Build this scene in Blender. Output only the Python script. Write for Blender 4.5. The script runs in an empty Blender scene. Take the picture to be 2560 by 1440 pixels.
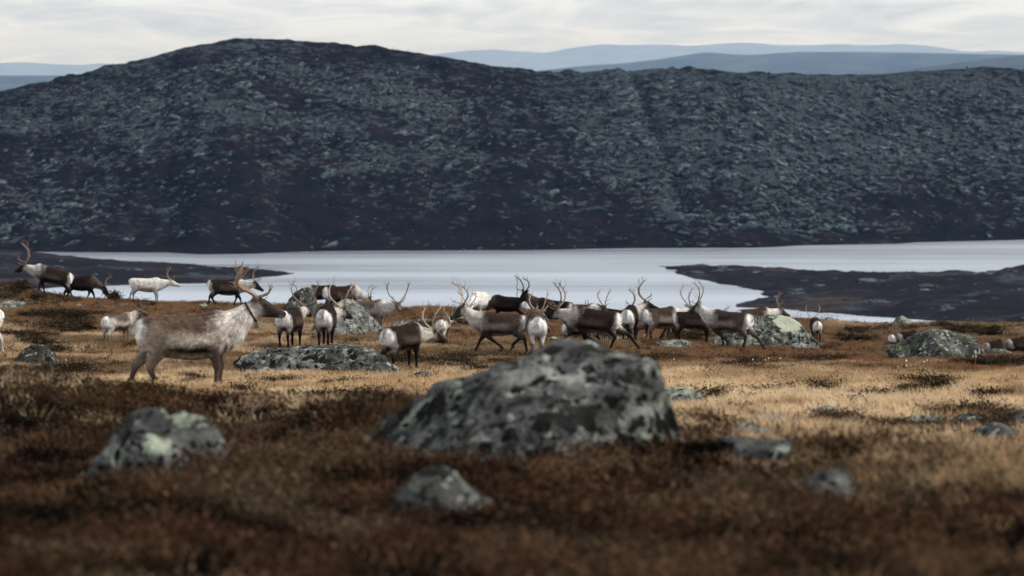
import bpy, bmesh, math, random
import numpy as np
from mathutils import Vector, Matrix, kdtree
from mathutils import noise as mnoise

random.seed(7)
rng = np.random.default_rng(11)
scene = bpy.context.scene
COL = scene.collection

# ------------------------------------------------------------------ camera
FPX = 10000.0            # focal length in pixels of a 2560 px wide frame
CAMZ = 80.0              # the lake lies at z = 0
VH = 180.0               # image row of the true horizon
TILT = math.atan((720.0 - VH) / FPX)
cam_data = bpy.data.cameras.new("camera")
cam = bpy.data.objects.new("camera", cam_data)
COL.objects.link(cam)
cam.location = (0, 0, CAMZ)
cam.rotation_euler = (math.pi / 2 - TILT, 0, 0)
cam_data.sensor_width = 36.0
cam_data.lens = 36.0 * FPX / 2560.0
cam_data.clip_start = 0.1
cam_data.clip_end = 150000.0
cam_data.dof.use_dof = True
cam_data.dof.focus_distance = 76.0
cam_data.dof.aperture_fstop = 3.6
scene.camera = cam

# ------------------------------------------------------------------ sky, sun, exposure
SUN_EL, SUN_AZ = math.radians(46), math.radians(-6)   # azimuth from +x towards +y: high on the right
world = bpy.data.worlds.new("World")
scene.world = world
world.use_nodes = True
wn, wl = world.node_tree.nodes, world.node_tree.links
wn.clear()
w_out = wn.new("ShaderNodeOutputWorld")
w_bg = wn.new("ShaderNodeBackground")
w_sky = wn.new("ShaderNodeTexSky")
w_sky.sky_type = 'NISHITA'
w_sky.sun_disc = False
w_sky.sun_elevation = SUN_EL
w_sky.sun_rotation = math.pi / 2 - SUN_AZ
w_tc = wn.new("ShaderNodeTexCoord")
w_sep = wn.new("ShaderNodeSeparateXYZ")
wl.new(w_tc.outputs["Generated"], w_sep.inputs[0])
def wmath(op, a, b=None):
    n = wn.new("ShaderNodeMath"); n.operation = op
    for i, s in enumerate((a, b)):
        if s is None: continue
        if isinstance(s, (int, float)): n.inputs[i].default_value = s
        else: wl.new(s, n.inputs[i])
    return n.outputs[0]
zz = wmath('ADD', wmath('MAXIMUM', w_sep.outputs[2], 0.0), 0.075)
cx = wmath('DIVIDE', w_sep.outputs[0], zz)
cy = wmath('MULTIPLY', wmath('DIVIDE', w_sep.outputs[1], zz), 0.5)
w_cmb = wn.new("ShaderNodeCombineXYZ")
wl.new(cx, w_cmb.inputs[0]); wl.new(cy, w_cmb.inputs[1])
w_n1 = wn.new("ShaderNodeTexNoise")
w_n1.inputs["Scale"].default_value = 2.3
w_n1.inputs["Detail"].default_value = 7.0
w_n1.inputs["Roughness"].default_value = 0.62
w_n1.inputs["Distortion"].default_value = 1.1
wl.new(w_cmb.outputs[0], w_n1.inputs["Vector"])
w_ramp = wn.new("ShaderNodeValToRGB")
w_ramp.color_ramp.elements[0].position = 0.33
w_ramp.color_ramp.elements[0].color = (0.485, 0.525, 0.575, 1)
w_ramp.color_ramp.elements[1].position = 0.60
w_ramp.color_ramp.elements[1].color = (0.745, 0.785, 0.835, 1)
wl.new(w_n1.outputs["Fac"], w_ramp.inputs[0])
w_scl = wn.new("ShaderNodeMix"); w_scl.data_type = 'RGBA'; w_scl.blend_type = 'MULTIPLY'
w_scl.inputs[0].default_value = 1.0
wl.new(w_sky.outputs[0], w_scl.inputs[6]); w_scl.inputs[7].default_value = (0.08, 0.08, 0.08, 1)
w_mix = wn.new("ShaderNodeMix"); w_mix.data_type = 'RGBA'
w_mix.inputs[0].default_value = 0.90        # nearly closed cloud cover over the whole sky
wl.new(w_scl.outputs[2], w_mix.inputs[6]); wl.new(w_ramp.outputs[0], w_mix.inputs[7])
wl.new(w_mix.outputs[2], w_bg.inputs[0])
w_bg.inputs[1].default_value = 1.0
wl.new(w_bg.outputs[0], w_out.inputs[0])

sun_data = bpy.data.lights.new("sun", 'SUN')
sun_data.energy = 3.2
sun_data.angle = math.radians(4)
sun_data.color = (1.0, 0.95, 0.87)
sun = bpy.data.objects.new("sun", sun_data)
COL.objects.link(sun)
sd = Vector((math.cos(SUN_EL) * math.cos(SUN_AZ), math.cos(SUN_EL) * math.sin(SUN_AZ), math.sin(SUN_EL)))
sun.rotation_euler = sd.to_track_quat('Z', 'Y').to_euler()
sun.location = (0, 0, 300)

vs = scene.view_settings
vs.view_transform = 'Standard'
vs.look = 'None'
vs.exposure = 0.40
vs.gamma = 1.0
vs.use_curve_mapping = False
scene.render.engine = 'CYCLES'
cy_ = scene.cycles
cy_.use_denoising = True
cy_.max_bounces = 5
cy_.diffuse_bounces = 2
cy_.glossy_bounces = 2
cy_.transmission_bounces = 3
cy_.volume_bounces = 0
cy_.transparent_max_bounces = 6
cy_.use_adaptive_sampling = False

# ------------------------------------------------------------------ helpers
def ray(u, v):
    x, yi = (u - 1280.0) / FPX, (720.0 - v) / FPX
    ct, st = math.cos(TILT), math.sin(TILT)
    return x, ct + yi * st, -st + yi * ct

def pt(u, v, d):
    x, y, z = ray(u, v)
    k = d / y
    return Vector((x * k, d, CAMZ + z * k))

def smooth(a, b, x):
    t = np.clip((np.asarray(x, float) - a) / (b - a), 0, 1)
    return t * t * (3 - 2 * t)

def _hash(ix, iy, seed):
    n = (ix.astype(np.int64) * 374761393 + iy.astype(np.int64) * 668265263 + seed * 974634621) & 0xFFFFFFFF
    n = ((n ^ (n >> 13)) * 1274126177) & 0xFFFFFFFF
    n = (n ^ (n >> 16)) & 0xFFFFFFFF
    return n / 4294967295.0

def vnoise(x, y, seed=0):
    x = np.asarray(x, float); y = np.asarray(y, float)
    ix, iy = np.floor(x), np.floor(y)
    fx, fy = x - ix, y - iy
    fx = fx * fx * fx * (fx * (fx * 6 - 15) + 10); fy = fy * fy * fy * (fy * (fy * 6 - 15) + 10)
    a, b = _hash(ix, iy, seed), _hash(ix + 1, iy, seed)
    c, d = _hash(ix, iy + 1, seed), _hash(ix + 1, iy + 1, seed)
    return (a + (b - a) * fx) * (1 - fy) + (c + (d - c) * fx) * fy - 0.5

def fbm(x, y, seed=0, octs=4, gain=0.5):
    s, a, f = 0.0, 1.0, 1.0
    for i in range(octs):
        s = s + a * vnoise(np.asarray(x) * f + 17.3 * i, np.asarray(y) * f - 9.1 * i, seed + i)
        a *= gain; f *= 2.03
    return s

def tag(o, label=None, cat=None, group=None, kind=None):
    if label: o["label"] = label
    if cat: o["category"] = cat
    if group: o["group"] = group
    if kind: o["kind"] = kind
    return o

def mesh_np(name, verts, faces, mat=None, smooth_shade=True):
    me = bpy.data.meshes.new(name)
    me.from_pydata([tuple(v) for v in verts], [], [tuple(f) for f in faces])
    if mat: me.materials.append(mat)
    if smooth_shade: me.shade_smooth()
    me.update()
    return me

def fast_mesh(name, V, Fq, mat=None, smooth_shade=True):
    """V (n,3) array, Fq (m,k) array of equal-size faces"""
    V = np.asarray(V, np.float32); Fq = np.asarray(Fq, np.int32)
    me = bpy.data.meshes.new(name)
    k = Fq.shape[1]
    me.vertices.add(len(V)); me.vertices.foreach_set("co", V.ravel())
    me.loops.add(Fq.size); me.loops.foreach_set("vertex_index", Fq.ravel())
    me.polygons.add(len(Fq))
    me.polygons.foreach_set("loop_start", np.arange(0, Fq.size, k, dtype=np.int32))
    me.polygons.foreach_set("loop_total", np.full(len(Fq), k, np.int32))
    if smooth_shade: me.polygons.foreach_set("use_smooth", np.ones(len(Fq), bool))
    if mat: me.materials.append(mat)
    me.update(calc_edges=True)
    return me

def grid_faces(nr, nc):
    i = np.arange(nr - 1)[:, None] * nc + np.arange(nc - 1)[None, :]
    i = i.ravel()
    return np.stack([i, i + 1, i + nc + 1, i + nc], 1)

def link(name, me, parent=None, loc=None):
    o = bpy.data.objects.new(name, me)
    COL.objects.link(o)
    if parent: o.parent = parent
    if loc is not None: o.location = loc
    return o

# ------------------------------------------------------------------ materials
def new_mat(name):
    m = bpy.data.materials.new(name); m.use_nodes = True
    nt = m.node_tree
    b = nt.nodes["Principled BSDF"]
    b.inputs["Roughness"].default_value = 0.9
    b.inputs["Specular IOR Level"].default_value = 0.2
    return m, nt.nodes, nt.links, b

def tex_noise(N, L, vec, scale, detail=4, rough=0.55, dist=0.0):
    n = N.new("ShaderNodeTexNoise")
    n.inputs["Scale"].default_value = scale; n.inputs["Detail"].default_value = detail
    n.inputs["Roughness"].default_value = rough; n.inputs["Distortion"].default_value = dist
    if vec is not None: L.new(vec, n.inputs["Vector"])
    return n.outputs["Fac"]

def ramp(N, L, fac, stops):
    r = N.new("ShaderNodeValToRGB")
    e = r.color_ramp.elements
    while len(e) < len(stops): e.new(0.5)
    for i, (p, c) in enumerate(stops):
        e[i].position = p
        e[i].color = (c, c, c, 1) if isinstance(c, (int, float)) else (*c, 1)
    L.new(fac, r.inputs[0])
    return r.outputs[0]

def mix(N, L, fac, a, b, mode='MIX'):
    n = N.new("ShaderNodeMix"); n.data_type = 'RGBA'; n.blend_type = mode
    for idx, s in ((0, fac), (6, a), (7, b)):
        if isinstance(s, (int, float)): n.inputs[idx].default_value = s
        elif isinstance(s, tuple): n.inputs[idx].default_value = (*s, 1)
        else: L.new(s, n.inputs[idx])
    return n.outputs[2]

def mapping(N, L, src, scale=(1, 1, 1), rot=(0, 0, 0), loc=(0, 0, 0)):
    m = N.new("ShaderNodeMapping")
    m.inputs["Scale"].default_value = scale; m.inputs["Rotation"].default_value = rot; m.inputs["Location"].default_value = loc
    L.new(src, m.inputs["Vector"])
    return m.outputs[0]

def bump(N, L, h, strength, dist, bsdf):
    b = N.new("ShaderNodeBump")
    b.inputs["Strength"].default_value = strength; b.inputs["Distance"].default_value = dist
    L.new(h, b.inputs["Height"]); L.new(b.outputs[0], bsdf.inputs["Normal"])

def mat_ground():
    m, N, L, B = new_mat("moor_soil")
    g = N.new("ShaderNodeNewGeometry").outputs["Position"]
    a = tex_noise(N, L, g, 0.35, 5, 0.6); b = tex_noise(N, L, g, 3.5, 6, 0.65)
    c1 = ramp(N, L, a, [(0.35, (0.045, 0.027, 0.015)), (0.5, (0.09, 0.055, 0.03)), (0.65, (0.16, 0.11, 0.06))])
    c2 = ramp(N, L, b, [(0.3, (0.02, 0.014, 0.009)), (0.7, (0.14, 0.09, 0.05))])
    L.new(mix(N, L, 0.55, c1, c2), B.inputs["Base Color"])
    bump(N, L, b, 0.6, 0.08, B)
    return m

def mat_lake():
    m, N, L, B = new_mat("lake_water")
    g = N.new("ShaderNodeNewGeometry").outputs["Position"]
    B.inputs["Base Color"].default_value = (0.010, 0.015, 0.022, 1)
    gl = N.new("ShaderNodeBsdfGlossy"); gl.inputs["Color"].default_value = (0.90, 0.93, 0.97, 1)
    wind = tex_noise(N, L, mapping(N, L, g, (0.0018, 0.011, 1)), 1.0, 5, 0.62)
    r = ramp(N, L, wind, [(0.38, 0.255), (0.62, 0.36)])
    L.new(r, gl.inputs["Roughness"])
    mx = N.new("ShaderNodeMixShader"); mx.inputs[0].default_value = 0.84      # grazing view: nearly all mirror
    L.new(B.outputs[0], mx.inputs[1]); L.new(gl.outputs[0], mx.inputs[2])
    out = [n for n in N if n.type == 'OUTPUT_MATERIAL'][0]
    L.new(mx.outputs[0], out.inputs["Surface"])
    return m

def mat_hill(name, flat=False):
    """heath and crowberry, with bare rock showing in streaks that follow the strata"""
    m, N, L, B = new_mat(name)
    B.inputs["Specular IOR Level"].default_value = 0.0
    g = N.new("ShaderNodeNewGeometry").outputs["Position"]
    big = tex_noise(N, L, g, 0.02, 4, 0.6)
    heath = ramp(N, L, tex_noise(N, L, mapping(N, L, g, (1, 1, 2.5)), 0.06, 6, 0.65),
                 [(0.34, (0.0035, 0.0045, 0.007)), (0.5, (0.008, 0.0075, 0.009)), (0.62, (0.012, 0.0085, 0.012)), (0.76, (0.026, 0.018, 0.017))])
    if flat:
        v = mapping(N, L, g, (0.05, 0.03, 0.3))
        rock = ramp(N, L, tex_noise(N, L, v, 1.0, 7, 0.62, 0.3), [(0.56, 0.0), (0.66, 0.9)])
        tan = ramp(N, L, tex_noise(N, L, mapping(N, L, g, (0.012, 0.03, 0.2), loc=(3, 1, 0)), 1.0, 5, 0.6), [(0.52, 0.0), (0.64, 0.8)])
        heath = mix(N, L, 1.0, heath, (0.008, 0.007, 0.008), 'ADD')
        heath = mix(N, L, tan, heath, (0.060, 0.046, 0.038))
    else:
        v = mapping(N, L, g, (0.20, 0.20, 0.62), rot=(0, math.radians(26), 0))
        n1 = tex_noise(N, L, v, 1.0, 8, 0.66, 0.4)
        n2 = tex_noise(N, L, mapping(N, L, g, (0.05, 0.05, 0.09)), 1.0, 3, 0.5)
        s = N.new("ShaderNodeMath"); s.operation = 'MULTIPLY_ADD'
        L.new(n2, s.inputs[0]); s.inputs[1].default_value = 0.35; L.new(n1, s.inputs[2])
        at = N.new("ShaderNodeAttribute"); at.attribute_name = "rocky"
        s2 = N.new("ShaderNodeMath"); s2.operation = 'ADD'
        L.new(s.outputs[0], s2.inputs[0]); L.new(at.outputs["Fac"], s2.inputs[1])
        rock = ramp(N, L, s2.outputs[0], [(0.72, 0.0), (0.79, 0.8)])
    fine = tex_noise(N, L, g, 0.9, 5, 0.75)
    rc = ramp(N, L, fine, [(0.36, (0.011, 0.014, 0.018)), (0.64, (0.085, 0.104, 0.114))])
    L.new(mix(N, L, rock, heath, rc), B.inputs["Base Color"])
    bump(N, L, tex_noise(N, L, mapping(N, L, g, (1, 1, 2)), 0.25, 7, 0.7), 1.0, 2.0, B)
    return m

def mat_outcrop():
    m, N, L, B = new_mat("hill_rock")
    g = N.new("ShaderNodeNewGeometry").outputs["Position"]
    B.inputs["Specular IOR Level"].default_value = 0.0
    fine = tex_noise(N, L, g, 0.55, 6, 0.72)
    c = ramp(N, L, fine, [(0.32, (0.013, 0.017, 0.022)), (0.5, (0.062, 0.078, 0.088)), (0.70, (0.19, 0.22, 0.23))])
    heath = ramp(N, L, tex_noise(N, L, mapping(N, L, g, (1, 1, 1.6)), 0.30, 5, 0.7), [(0.50, 0.0), (0.60, 1.0)])
    L.new(mix(N, L, heath, c, (0.008, 0.007, 0.009)), B.inputs["Base Color"])
    bump(N, L, fine, 1.0, 1.0, B)
    return m

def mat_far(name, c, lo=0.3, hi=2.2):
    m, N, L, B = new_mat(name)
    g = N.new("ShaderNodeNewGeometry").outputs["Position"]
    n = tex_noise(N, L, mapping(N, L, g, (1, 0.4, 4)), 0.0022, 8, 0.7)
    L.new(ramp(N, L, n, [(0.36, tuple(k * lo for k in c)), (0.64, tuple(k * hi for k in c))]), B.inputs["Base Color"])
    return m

def mat_boulder(name, seed=0.0, lichen=0.5, dark=0.5, tone=1.0, green=0.3, patches=()):
    m, N, L, B = new_mat(name)
    B.inputs["Specular IOR Level"].default_value = 0.08
    oc = N.new("ShaderNodeTexCoord").outputs["Object"]
    v = mapping(N, L, oc, loc=(seed * 7.3, seed * 3.1, seed * 1.7))
    base = ramp(N, L, tex_noise(N, L, v, 2.2, 8, 0.7), [(0.34, tuple(k * tone for k in (0.035, 0.036, 0.035))), (0.5, tuple(k * tone for k in (0.10, 0.101, 0.097))), (0.66, tuple(k * tone for k in (0.27, 0.27, 0.25)))])
    grain = tex_noise(N, L, v, 42.0, 3, 0.7)
    base = mix(N, L, 0.55, base, ramp(N, L, grain, [(0.3, 0.35), (0.7, 1.5)]), 'MULTIPLY')
    # broad grey crusts, greenish map lichen, black lichen: patches with ragged edges
    warp = N.new("ShaderNodeTexNoise"); warp.inputs["Scale"].default_value = 6.0; warp.inputs["Detail"].default_value = 5
    L.new(v, warp.inputs["Vector"])
    wv = mix(N, L, 0.16, v, warp.outputs["Color"], 'LINEAR_LIGHT')
    def spots(scale, thr, edge, soft=0.55):
        vo = N.new("ShaderNodeTexVoronoi"); vo.inputs["Scale"].default_value = scale
        vo.inputs["Randomness"].default_value = 1.0
        L.new(wv, vo.inputs["Vector"])
        sel = N.new("ShaderNodeSeparateColor"); L.new(vo.outputs["Color"], sel.inputs[0])
        rad = N.new("ShaderNodeMath"); rad.operation = 'MULTIPLY_ADD'
        L.new(sel.outputs[0], rad.inputs[0]); rad.inputs[1].default_value = 0.9; rad.inputs[2].default_value = thr - 0.9
        dd = N.new("ShaderNodeMath"); dd.operation = 'SUBTRACT'
        L.new(rad.outputs[0], dd.inputs[0]); L.new(vo.outputs["Distance"], dd.inputs[1])
        return ramp(N, L, dd.outputs[0], [(0.0, 0.0), (edge, 1.0)])
    nl = ramp(N, L, tex_noise(N, L, v, 1.5, 5, 0.65, 0.3), [(0.60 - 0.22 * lichen, 0.0), (0.68 - 0.22 * lichen, 1.0)])
    pale = mix(N, L, grain, (0.20, 0.23, 0.17), (0.47, 0.50, 0.38))
    s1 = spots(4.2, 0.46 + 0.30 * lichen, 0.06)
    c = mix(N, L, mix(N, L, 1.0, s1, nl, 'MULTIPLY'), base, pale)
    s2 = spots(9.0, 0.42 + 0.28 * lichen, 0.08)
    c = mix(N, L, s2, c, (0.34, 0.36, 0.30))
    s3 = spots(6.5, 0.38 + 0.34 * dark, 0.07)
    c = mix(N, L, s3, c, (0.014, 0.013, 0.012))
    s3b = spots(13.0, 0.40 + 0.36 * dark, 0.06)
    c = mix(N, L, s3b, c, (0.010, 0.010, 0.009))
    s4 = ramp(N, L, tex_noise(N, L, v, 3.4, 7, 0.72, 0.5), [(0.60 - 0.07 * dark, 0.0), (0.64 - 0.07 * dark, 0.95)])
    c = mix(N, L, s4, c, (0.022, 0.022, 0.020))
    s5 = ramp(N, L, tex_noise(N, L, mapping(N, L, v, loc=(9, 4, 2)), 2.6, 6, 0.7), [(0.66 - 0.16 * green, 0.0), (0.76 - 0.16 * green, 0.75)])
    c = mix(N, L, s5, c, (0.10, 0.115, 0.055))
    for (px_, py_, pz_, pr_) in patches:      # a large crust of pale lichen with a ragged rim
        pv = N.new("ShaderNodeVectorMath"); pv.operation = 'DISTANCE'
        L.new(mapping(N, L, oc, scale=(1, 0.55, 1.35)), pv.inputs[0]); pv.inputs[1].default_value = (px_, py_ * 0.55, pz_ * 1.35)
        rg = N.new("ShaderNodeMath"); rg.operation = 'MULTIPLY_ADD'
        L.new(tex_noise(N, L, v, 5.0 / max(pr_ * 4, .5), 6, 0.7), rg.inputs[0]); rg.inputs[1].default_value = pr_ * 2.2; L.new(pv.outputs["Value"], rg.inputs[2])
        pm_ = ramp(N, L, rg.outputs[0], [(pr_ * 1.95, 1.0), (pr_ * 2.15, 0.0)])
        c = mix(N, L, pm_, c, mix(N, L, grain, (0.30, 0.34, 0.25), (0.56, 0.59, 0.46)))
    L.new(c, B.inputs["Base Color"])
    hb = mix(N, L, 0.4, tex_noise(N, L, v, 7, 8, 0.7), grain)
    bump(N, L, hb, 1.0, 0.12, B)
    return m

def mat_plant(name, rough=0.8, trans=0.35):
    """leaf colour comes from the plant's own tint"""
    m, N, L, B = new_mat(name)
    at = N.new("ShaderNodeAttribute"); at.attribute_type = 'INSTANCER'; at.attribute_name = "tint"
    vc = N.new("ShaderNodeAttribute"); vc.attribute_name = "shade"
    c = mix(N, L, 1.0, at.outputs["Color"], vc.outputs["Color"], 'MULTIPLY')
    L.new(c, B.inputs["Base Color"]); B.inputs["Roughness"].default_value = rough; B.inputs["Specular IOR Level"].default_value = 0.0
    tr = N.new("ShaderNodeBsdfTranslucent"); L.new(c, tr.inputs["Color"])
    mx = N.new("ShaderNodeMixShader"); mx.inputs[0].default_value = trans
    L.new(B.outputs[0], mx.inputs[1]); L.new(tr.outputs[0], mx.inputs[2])
    out = [n for n in N if n.type == 'OUTPUT_MATERIAL'][0]
    L.new(mx.outputs[0], out.inputs["Surface"])
    return m

def mat_fur():
    m, N, L, B = new_mat("reindeer_coat")
    at = N.new("ShaderNodeAttribute"); at.attribute_name = "Col"
    oc = N.new("ShaderNodeTexCoord").outputs["Object"]
    st = tex_noise(N, L, mapping(N, L, oc, (30, 60, 90), rot=(0, math.radians(25), 0)), 1.0, 4, 0.65)
    bl = tex_noise(N, L, oc, 9.0, 4, 0.6)
    f = mix(N, L, 1.0, ramp(N, L, st, [(0.28, 0.62), (0.72, 1.30)]), ramp(N, L, bl, [(0.30, 0.62), (0.70, 1.28)]), 'MULTIPLY')
    c = mix(N, L, 1.0, at.outputs["Color"], f, 'MULTIPLY')
    L.new(c, B.inputs["Base Color"])
    B.inputs["Roughness"].default_value = 0.85; B.inputs["Specular IOR Level"].default_value = 0.03
    bump(N, L, st, 0.5, 0.015, B)
    return m

def mat_plain(name, c, rough=0.6, spec=0.3, var=0.25, scale=30):
    m, N, L, B = new_mat(name)
    oc = N.new("ShaderNodeTexCoord").outputs["Object"]
    n = tex_noise(N, L, oc, scale, 4, 0.6)
    L.new(ramp(N, L, n, [(0.3, tuple(k * (1 - var) for k in c)), (0.7, tuple(k * (1 + var) for k in c))]), B.inputs["Base Color"])
    B.inputs["Roughness"].default_value = rough; B.inputs["Specular IOR Level"].default_value = spec
    return m

# ================================================================== the moor in front (ground)
def ground_h(x, d):
    """metres below the camera's eye level"""
    x = np.asarray(x, float); d = np.asarray(d, float)
    h = np.where(d < 14, 1.788 - 0.010 * (14 - d), 0.92 + 0.062 * np.minimum(d, 95))
    t = np.clip(d - 95, 0, 46)
    h = h + 0.062 * t - (0.062 - 0.004) * t * t / 92.0
    e = np.clip(d - 141, 0, None)
    q = np.minimum(e, 9.5)
    h = h + 0.004 * e + 0.008 * q * q + 0.152 * np.clip(e - 9.5, 0, None)
    h = h + 0.21 * smooth(105, 138, d)
    h = h + np.where(x > 0, 0.037, 0.026) * 25 * np.tanh(x / 25.0) * smooth(60, 140, d) * (1 - smooth(200, 400, d))
    amp = np.interp(x, [-9, -3.84, -2.94, -1.74, -1.0, -0.3, 0.6, 1.6], [0.42, 0.34, 0.20, 0.09, 0.13, 0.08, 0.03, 0.0])
    h = h - amp * np.exp(-((d - 30.5) / 5.5) ** 2)
    h = h - 0.20 * np.exp(-((x + 0.88) / 0.50) ** 2 - ((d - 26.0) / 1.8) ** 2)
    h = h - 0.62 * np.exp(-((x + 18.3) / 1.5) ** 2 - ((d - 142) / 3.0) ** 2)      # hummock at the left edge
    h = h + 0.35 * smooth(9, 13, x) * np.exp(-((d - 128) / 9.0) ** 2)               # wet hollow on the right
    near = smooth(5, 18, d)
    h = h + near * (0.16 * fbm(x / 4.5, d / 5.5, 3, 3) + 0.13 * fbm(x / 1.3, d / 1.6, 9, 3))
    return np.minimum(h, 84.0 + 0 * h)

def gz(x, d):
    return CAMZ - ground_h(x, d)

def on_ground(u, v):
    rx, ry, rz = ray(u, v)
    d = np.arange(10.0, 152.0, 0.1)
    z = CAMZ + rz / ry * d
    g = gz(rx / ry * d, d)
    hit = np.nonzero(z <= g)[0]
    k = hit[0] if len(hit) else int(np.argmin(z - g))
    return float(rx / ry * d[k]), float(d[k])

rows = np.concatenate([np.arange(-14, 10, 0.8), np.arange(10, 60, 0.22), np.arange(60, 160, 0.5), np.arange(160, 300, 5), np.arange(300, 900, 25)])
ncol = 230
s = np.linspace(-1, 1, ncol)
s = np.sign(s) * (0.75 * np.abs(s) + 0.25 * np.abs(s) ** 3)
D, S = np.meshgrid(rows, s, indexing='ij')
X = S * (9 + 0.20 * np.maximum(D, 0) + 0.10 * np.maximum(D - 150, 0))
V = np.stack([X.ravel(), D.ravel(), gz(X, D).ravel()], 1)
ground = link("ground", fast_mesh("ground", V, grid_faces(len(rows), ncol), mat_ground()))
tag(ground, kind="structure")

# ================================================================== lake
ys = np.concatenate([np.arange(250, 2600, 60), [4000]])
xs = np.linspace(-2500, 2500, 60)
Yg, Xg = np.meshgrid(ys, xs, indexing='ij')
lake = link("lake", fast_mesh("lake", np.stack([Xg.ravel(), Yg.ravel(), 0 * Xg.ravel()], 1), grid_faces(len(ys), len(xs)), mat_lake()))
tag(lake, kind="structure")

def lakept(u, v):
    d = CAMZ * FPX / (v - VH)
    return ((u - 1280) / FPX * d, d)

# ------------------------------------------------------------------ low land reaching into the lake
def seg_dist(px, py, poly):
    best = np.full(px.shape, 1e9); inside = np.zeros(px.shape, bool)
    n = len(poly)
    for i in range(n):
        x0, y0 = poly[i]; x1, y1 = poly[(i + 1) % n]
        dx, dy = x1 - x0, y1 - y0
        t = np.clip(((px - x0) * dx + (py - y0) * dy) / (dx * dx + dy * dy + 1e-9), 0, 1)
        best = np.minimum(best, np.hypot(px - x0 - t * dx, py - y0 - t * dy))
        c = ((y0 > py) != (y1 > py)) & (px < (x1 - x0) * (py - y0) / (y1 - y0 + 1e-12) + x0)
        inside ^= c
    return np.where(inside, best, -best)

def peninsula(name, pix, hmax, seed, u0, u1, v0, v1, extra=None, mat=None):
    poly = [lakept(u, v) for u, v in pix]
    nu, nv = 420, 130
    uu = np.linspace(u0, u1, nu); dd = np.linspace(CAMZ * FPX / (v1 - VH), CAMZ * FPX / (v0 - VH), nv)
    Dg, Ug = np.meshgrid(dd, uu, indexing='ij')
    Xg = (Ug - 1280) / FPX * Dg
    sd_ = seg_dist(Xg + 6 * fbm(Xg / 14, Dg / 22, seed + 5, 4), Dg + 10 * fbm(Xg / 14, Dg / 22, seed + 8, 4), poly)
    hh = hmax * (1 - np.exp(-np.maximum(sd_, 0) / 22.0))
    hh = hh * (0.75 + 0.9 * fbm(Xg / 40, Dg / 60, seed, 4)) + np.minimum(np.maximum(sd_, 0) / 10, 1) * 1.3 * fbm(Xg / 9, Dg / 14, seed + 2, 5, 0.6)
    if extra is not None: hh = hh + extra(Xg, Dg, Ug) * smooth(2, 15, sd_)
    hh = np.where(sd_ > 0, np.maximum(hh, 0.05), np.maximum(sd_ * 0.15, -2.5))
    Vv = np.stack([Xg.ravel(), Dg.ravel(), hh.ravel()], 1)
    Fq = grid_faces(nv, nu)
    Fq = Fq[(hh.ravel()[Fq] > -2.4).any(1)]
    o = link(name, fast_mesh(name, Vv, Fq, mat))
    tag(o, kind="structure")
    return o, Xg, Dg, hh

LOWMAT = mat_hill("lakeside_heath", flat=True)
left_pix = [(-900, 622), (60, 628), (175, 640), (240, 648), (350, 655), (480, 660), (600, 670), (700, 679), (742, 683), (700, 691), (640, 697), (560, 706), (350, 712), (150, 719), (60, 724), (-900, 742)]
PEN = peninsula("peninsula", left_pix, 2.6, 21, -900, 800, 610, 745, None, LOWMAT)
right_pix = [(1645, 664), (1760, 665), (2000, 674), (2200, 688), (2380, 690), (2560, 690), (3400, 690), (3400, 845), (2560, 820), (2180, 791), (1950, 775), (1825, 767), (1840, 760), (1890, 752), (1915, 744), (1895, 736), (1900, 725), (1830, 717), (1770, 703), (1700, 683)]
def right_extra(Xg, Dg, Ug):
    knob = 4.5 * np.exp(-((Ug - 2585) / 70.0) ** 2 - ((Dg - 1540) / 30.0) ** 2) * (1 + 0.6 * fbm(Xg / 3, Dg / 5, 77, 4))
    return knob + 1.6 * smooth(1950, 2600, Ug)
HEAD = peninsula("headland", right_pix, 2.7, 31, 1600, 3400, 650, 850, right_extra, LOWMAT)

# ================================================================== the big hill across the lake
shore = np.array([(-1500, 628), (0, 629), (180, 632), (420, 632), (500, 637), (620, 636), (760, 630), (900, 628), (1280, 627), (1600, 621), (1880, 620), (1930, 618), (2000, 614), (2240, 610), (2300, 606), (2560, 600), (4000, 596)], float)
ridge = np.array([(-1500, 330), (-500, 300), (0, 232), (100, 206), (230, 176), (330, 150), (420, 131), (500, 111), (590, 98), (650, 97), (760, 107), (830, 113), (900, 125), (940, 122), (1000, 130), (1100, 145), (1150, 155), (1240, 164), (1330, 175), (1400, 185), (1480, 186), (1600, 182), (1750, 178), (1900, 185), (2050, 188), (2200, 186), (2300, 179), (2400, 171), (2450, 169), (2560, 178), (2900, 190), (4000, 260)], float)
NU, NS = 900, 300
uu = np.linspace(-1100, 3700, NU)
ss = np.concatenate([np.linspace(0, 1, 210) , 1 + np.linspace(0.01, 1, NS - 210) ** 1.6 * 1.6])
Sg, Ug = np.meshgrid(ss, uu, indexing='ij')
dsh = CAMZ * FPX / (np.interp(Ug, shore[:, 0], shore[:, 1]) - VH)
Wd = 300 + 40 * np.sin(Ug / 500.0) + 60 * fbm(Ug / 500, Ug * 0, 5, 2)
Dg = dsh - 6 + Sg * Wd
Xg = (Ug - 1280) / FPX * Dg
zr = CAMZ + (VH - np.interp(Ug, ridge[:, 0], ridge[:, 1])) / FPX * (dsh - 6 + Wd)
sc_ = np.clip(Sg, 0, 1)
prof = 0.55 * np.sin(sc_ * math.pi / 2) + 0.45 * smooth(0.0, 1.0, sc_)
apron = 0.06 * np.sin(np.pi * np.clip(sc_ / 0.3, 0, 1))
hz = zr * (prof - apron) - 0.9
hz = np.where(Sg > 1, zr - 0.9 - zr * 0.55 * smooth(1.05, 2.6, Sg) - 0.3 * (Sg - 1), hz)
fade = smooth(0.01, 0.16, sc_)
q = Xg * 0.85 + hz * 0.55                                   # strata run up to the right
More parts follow.
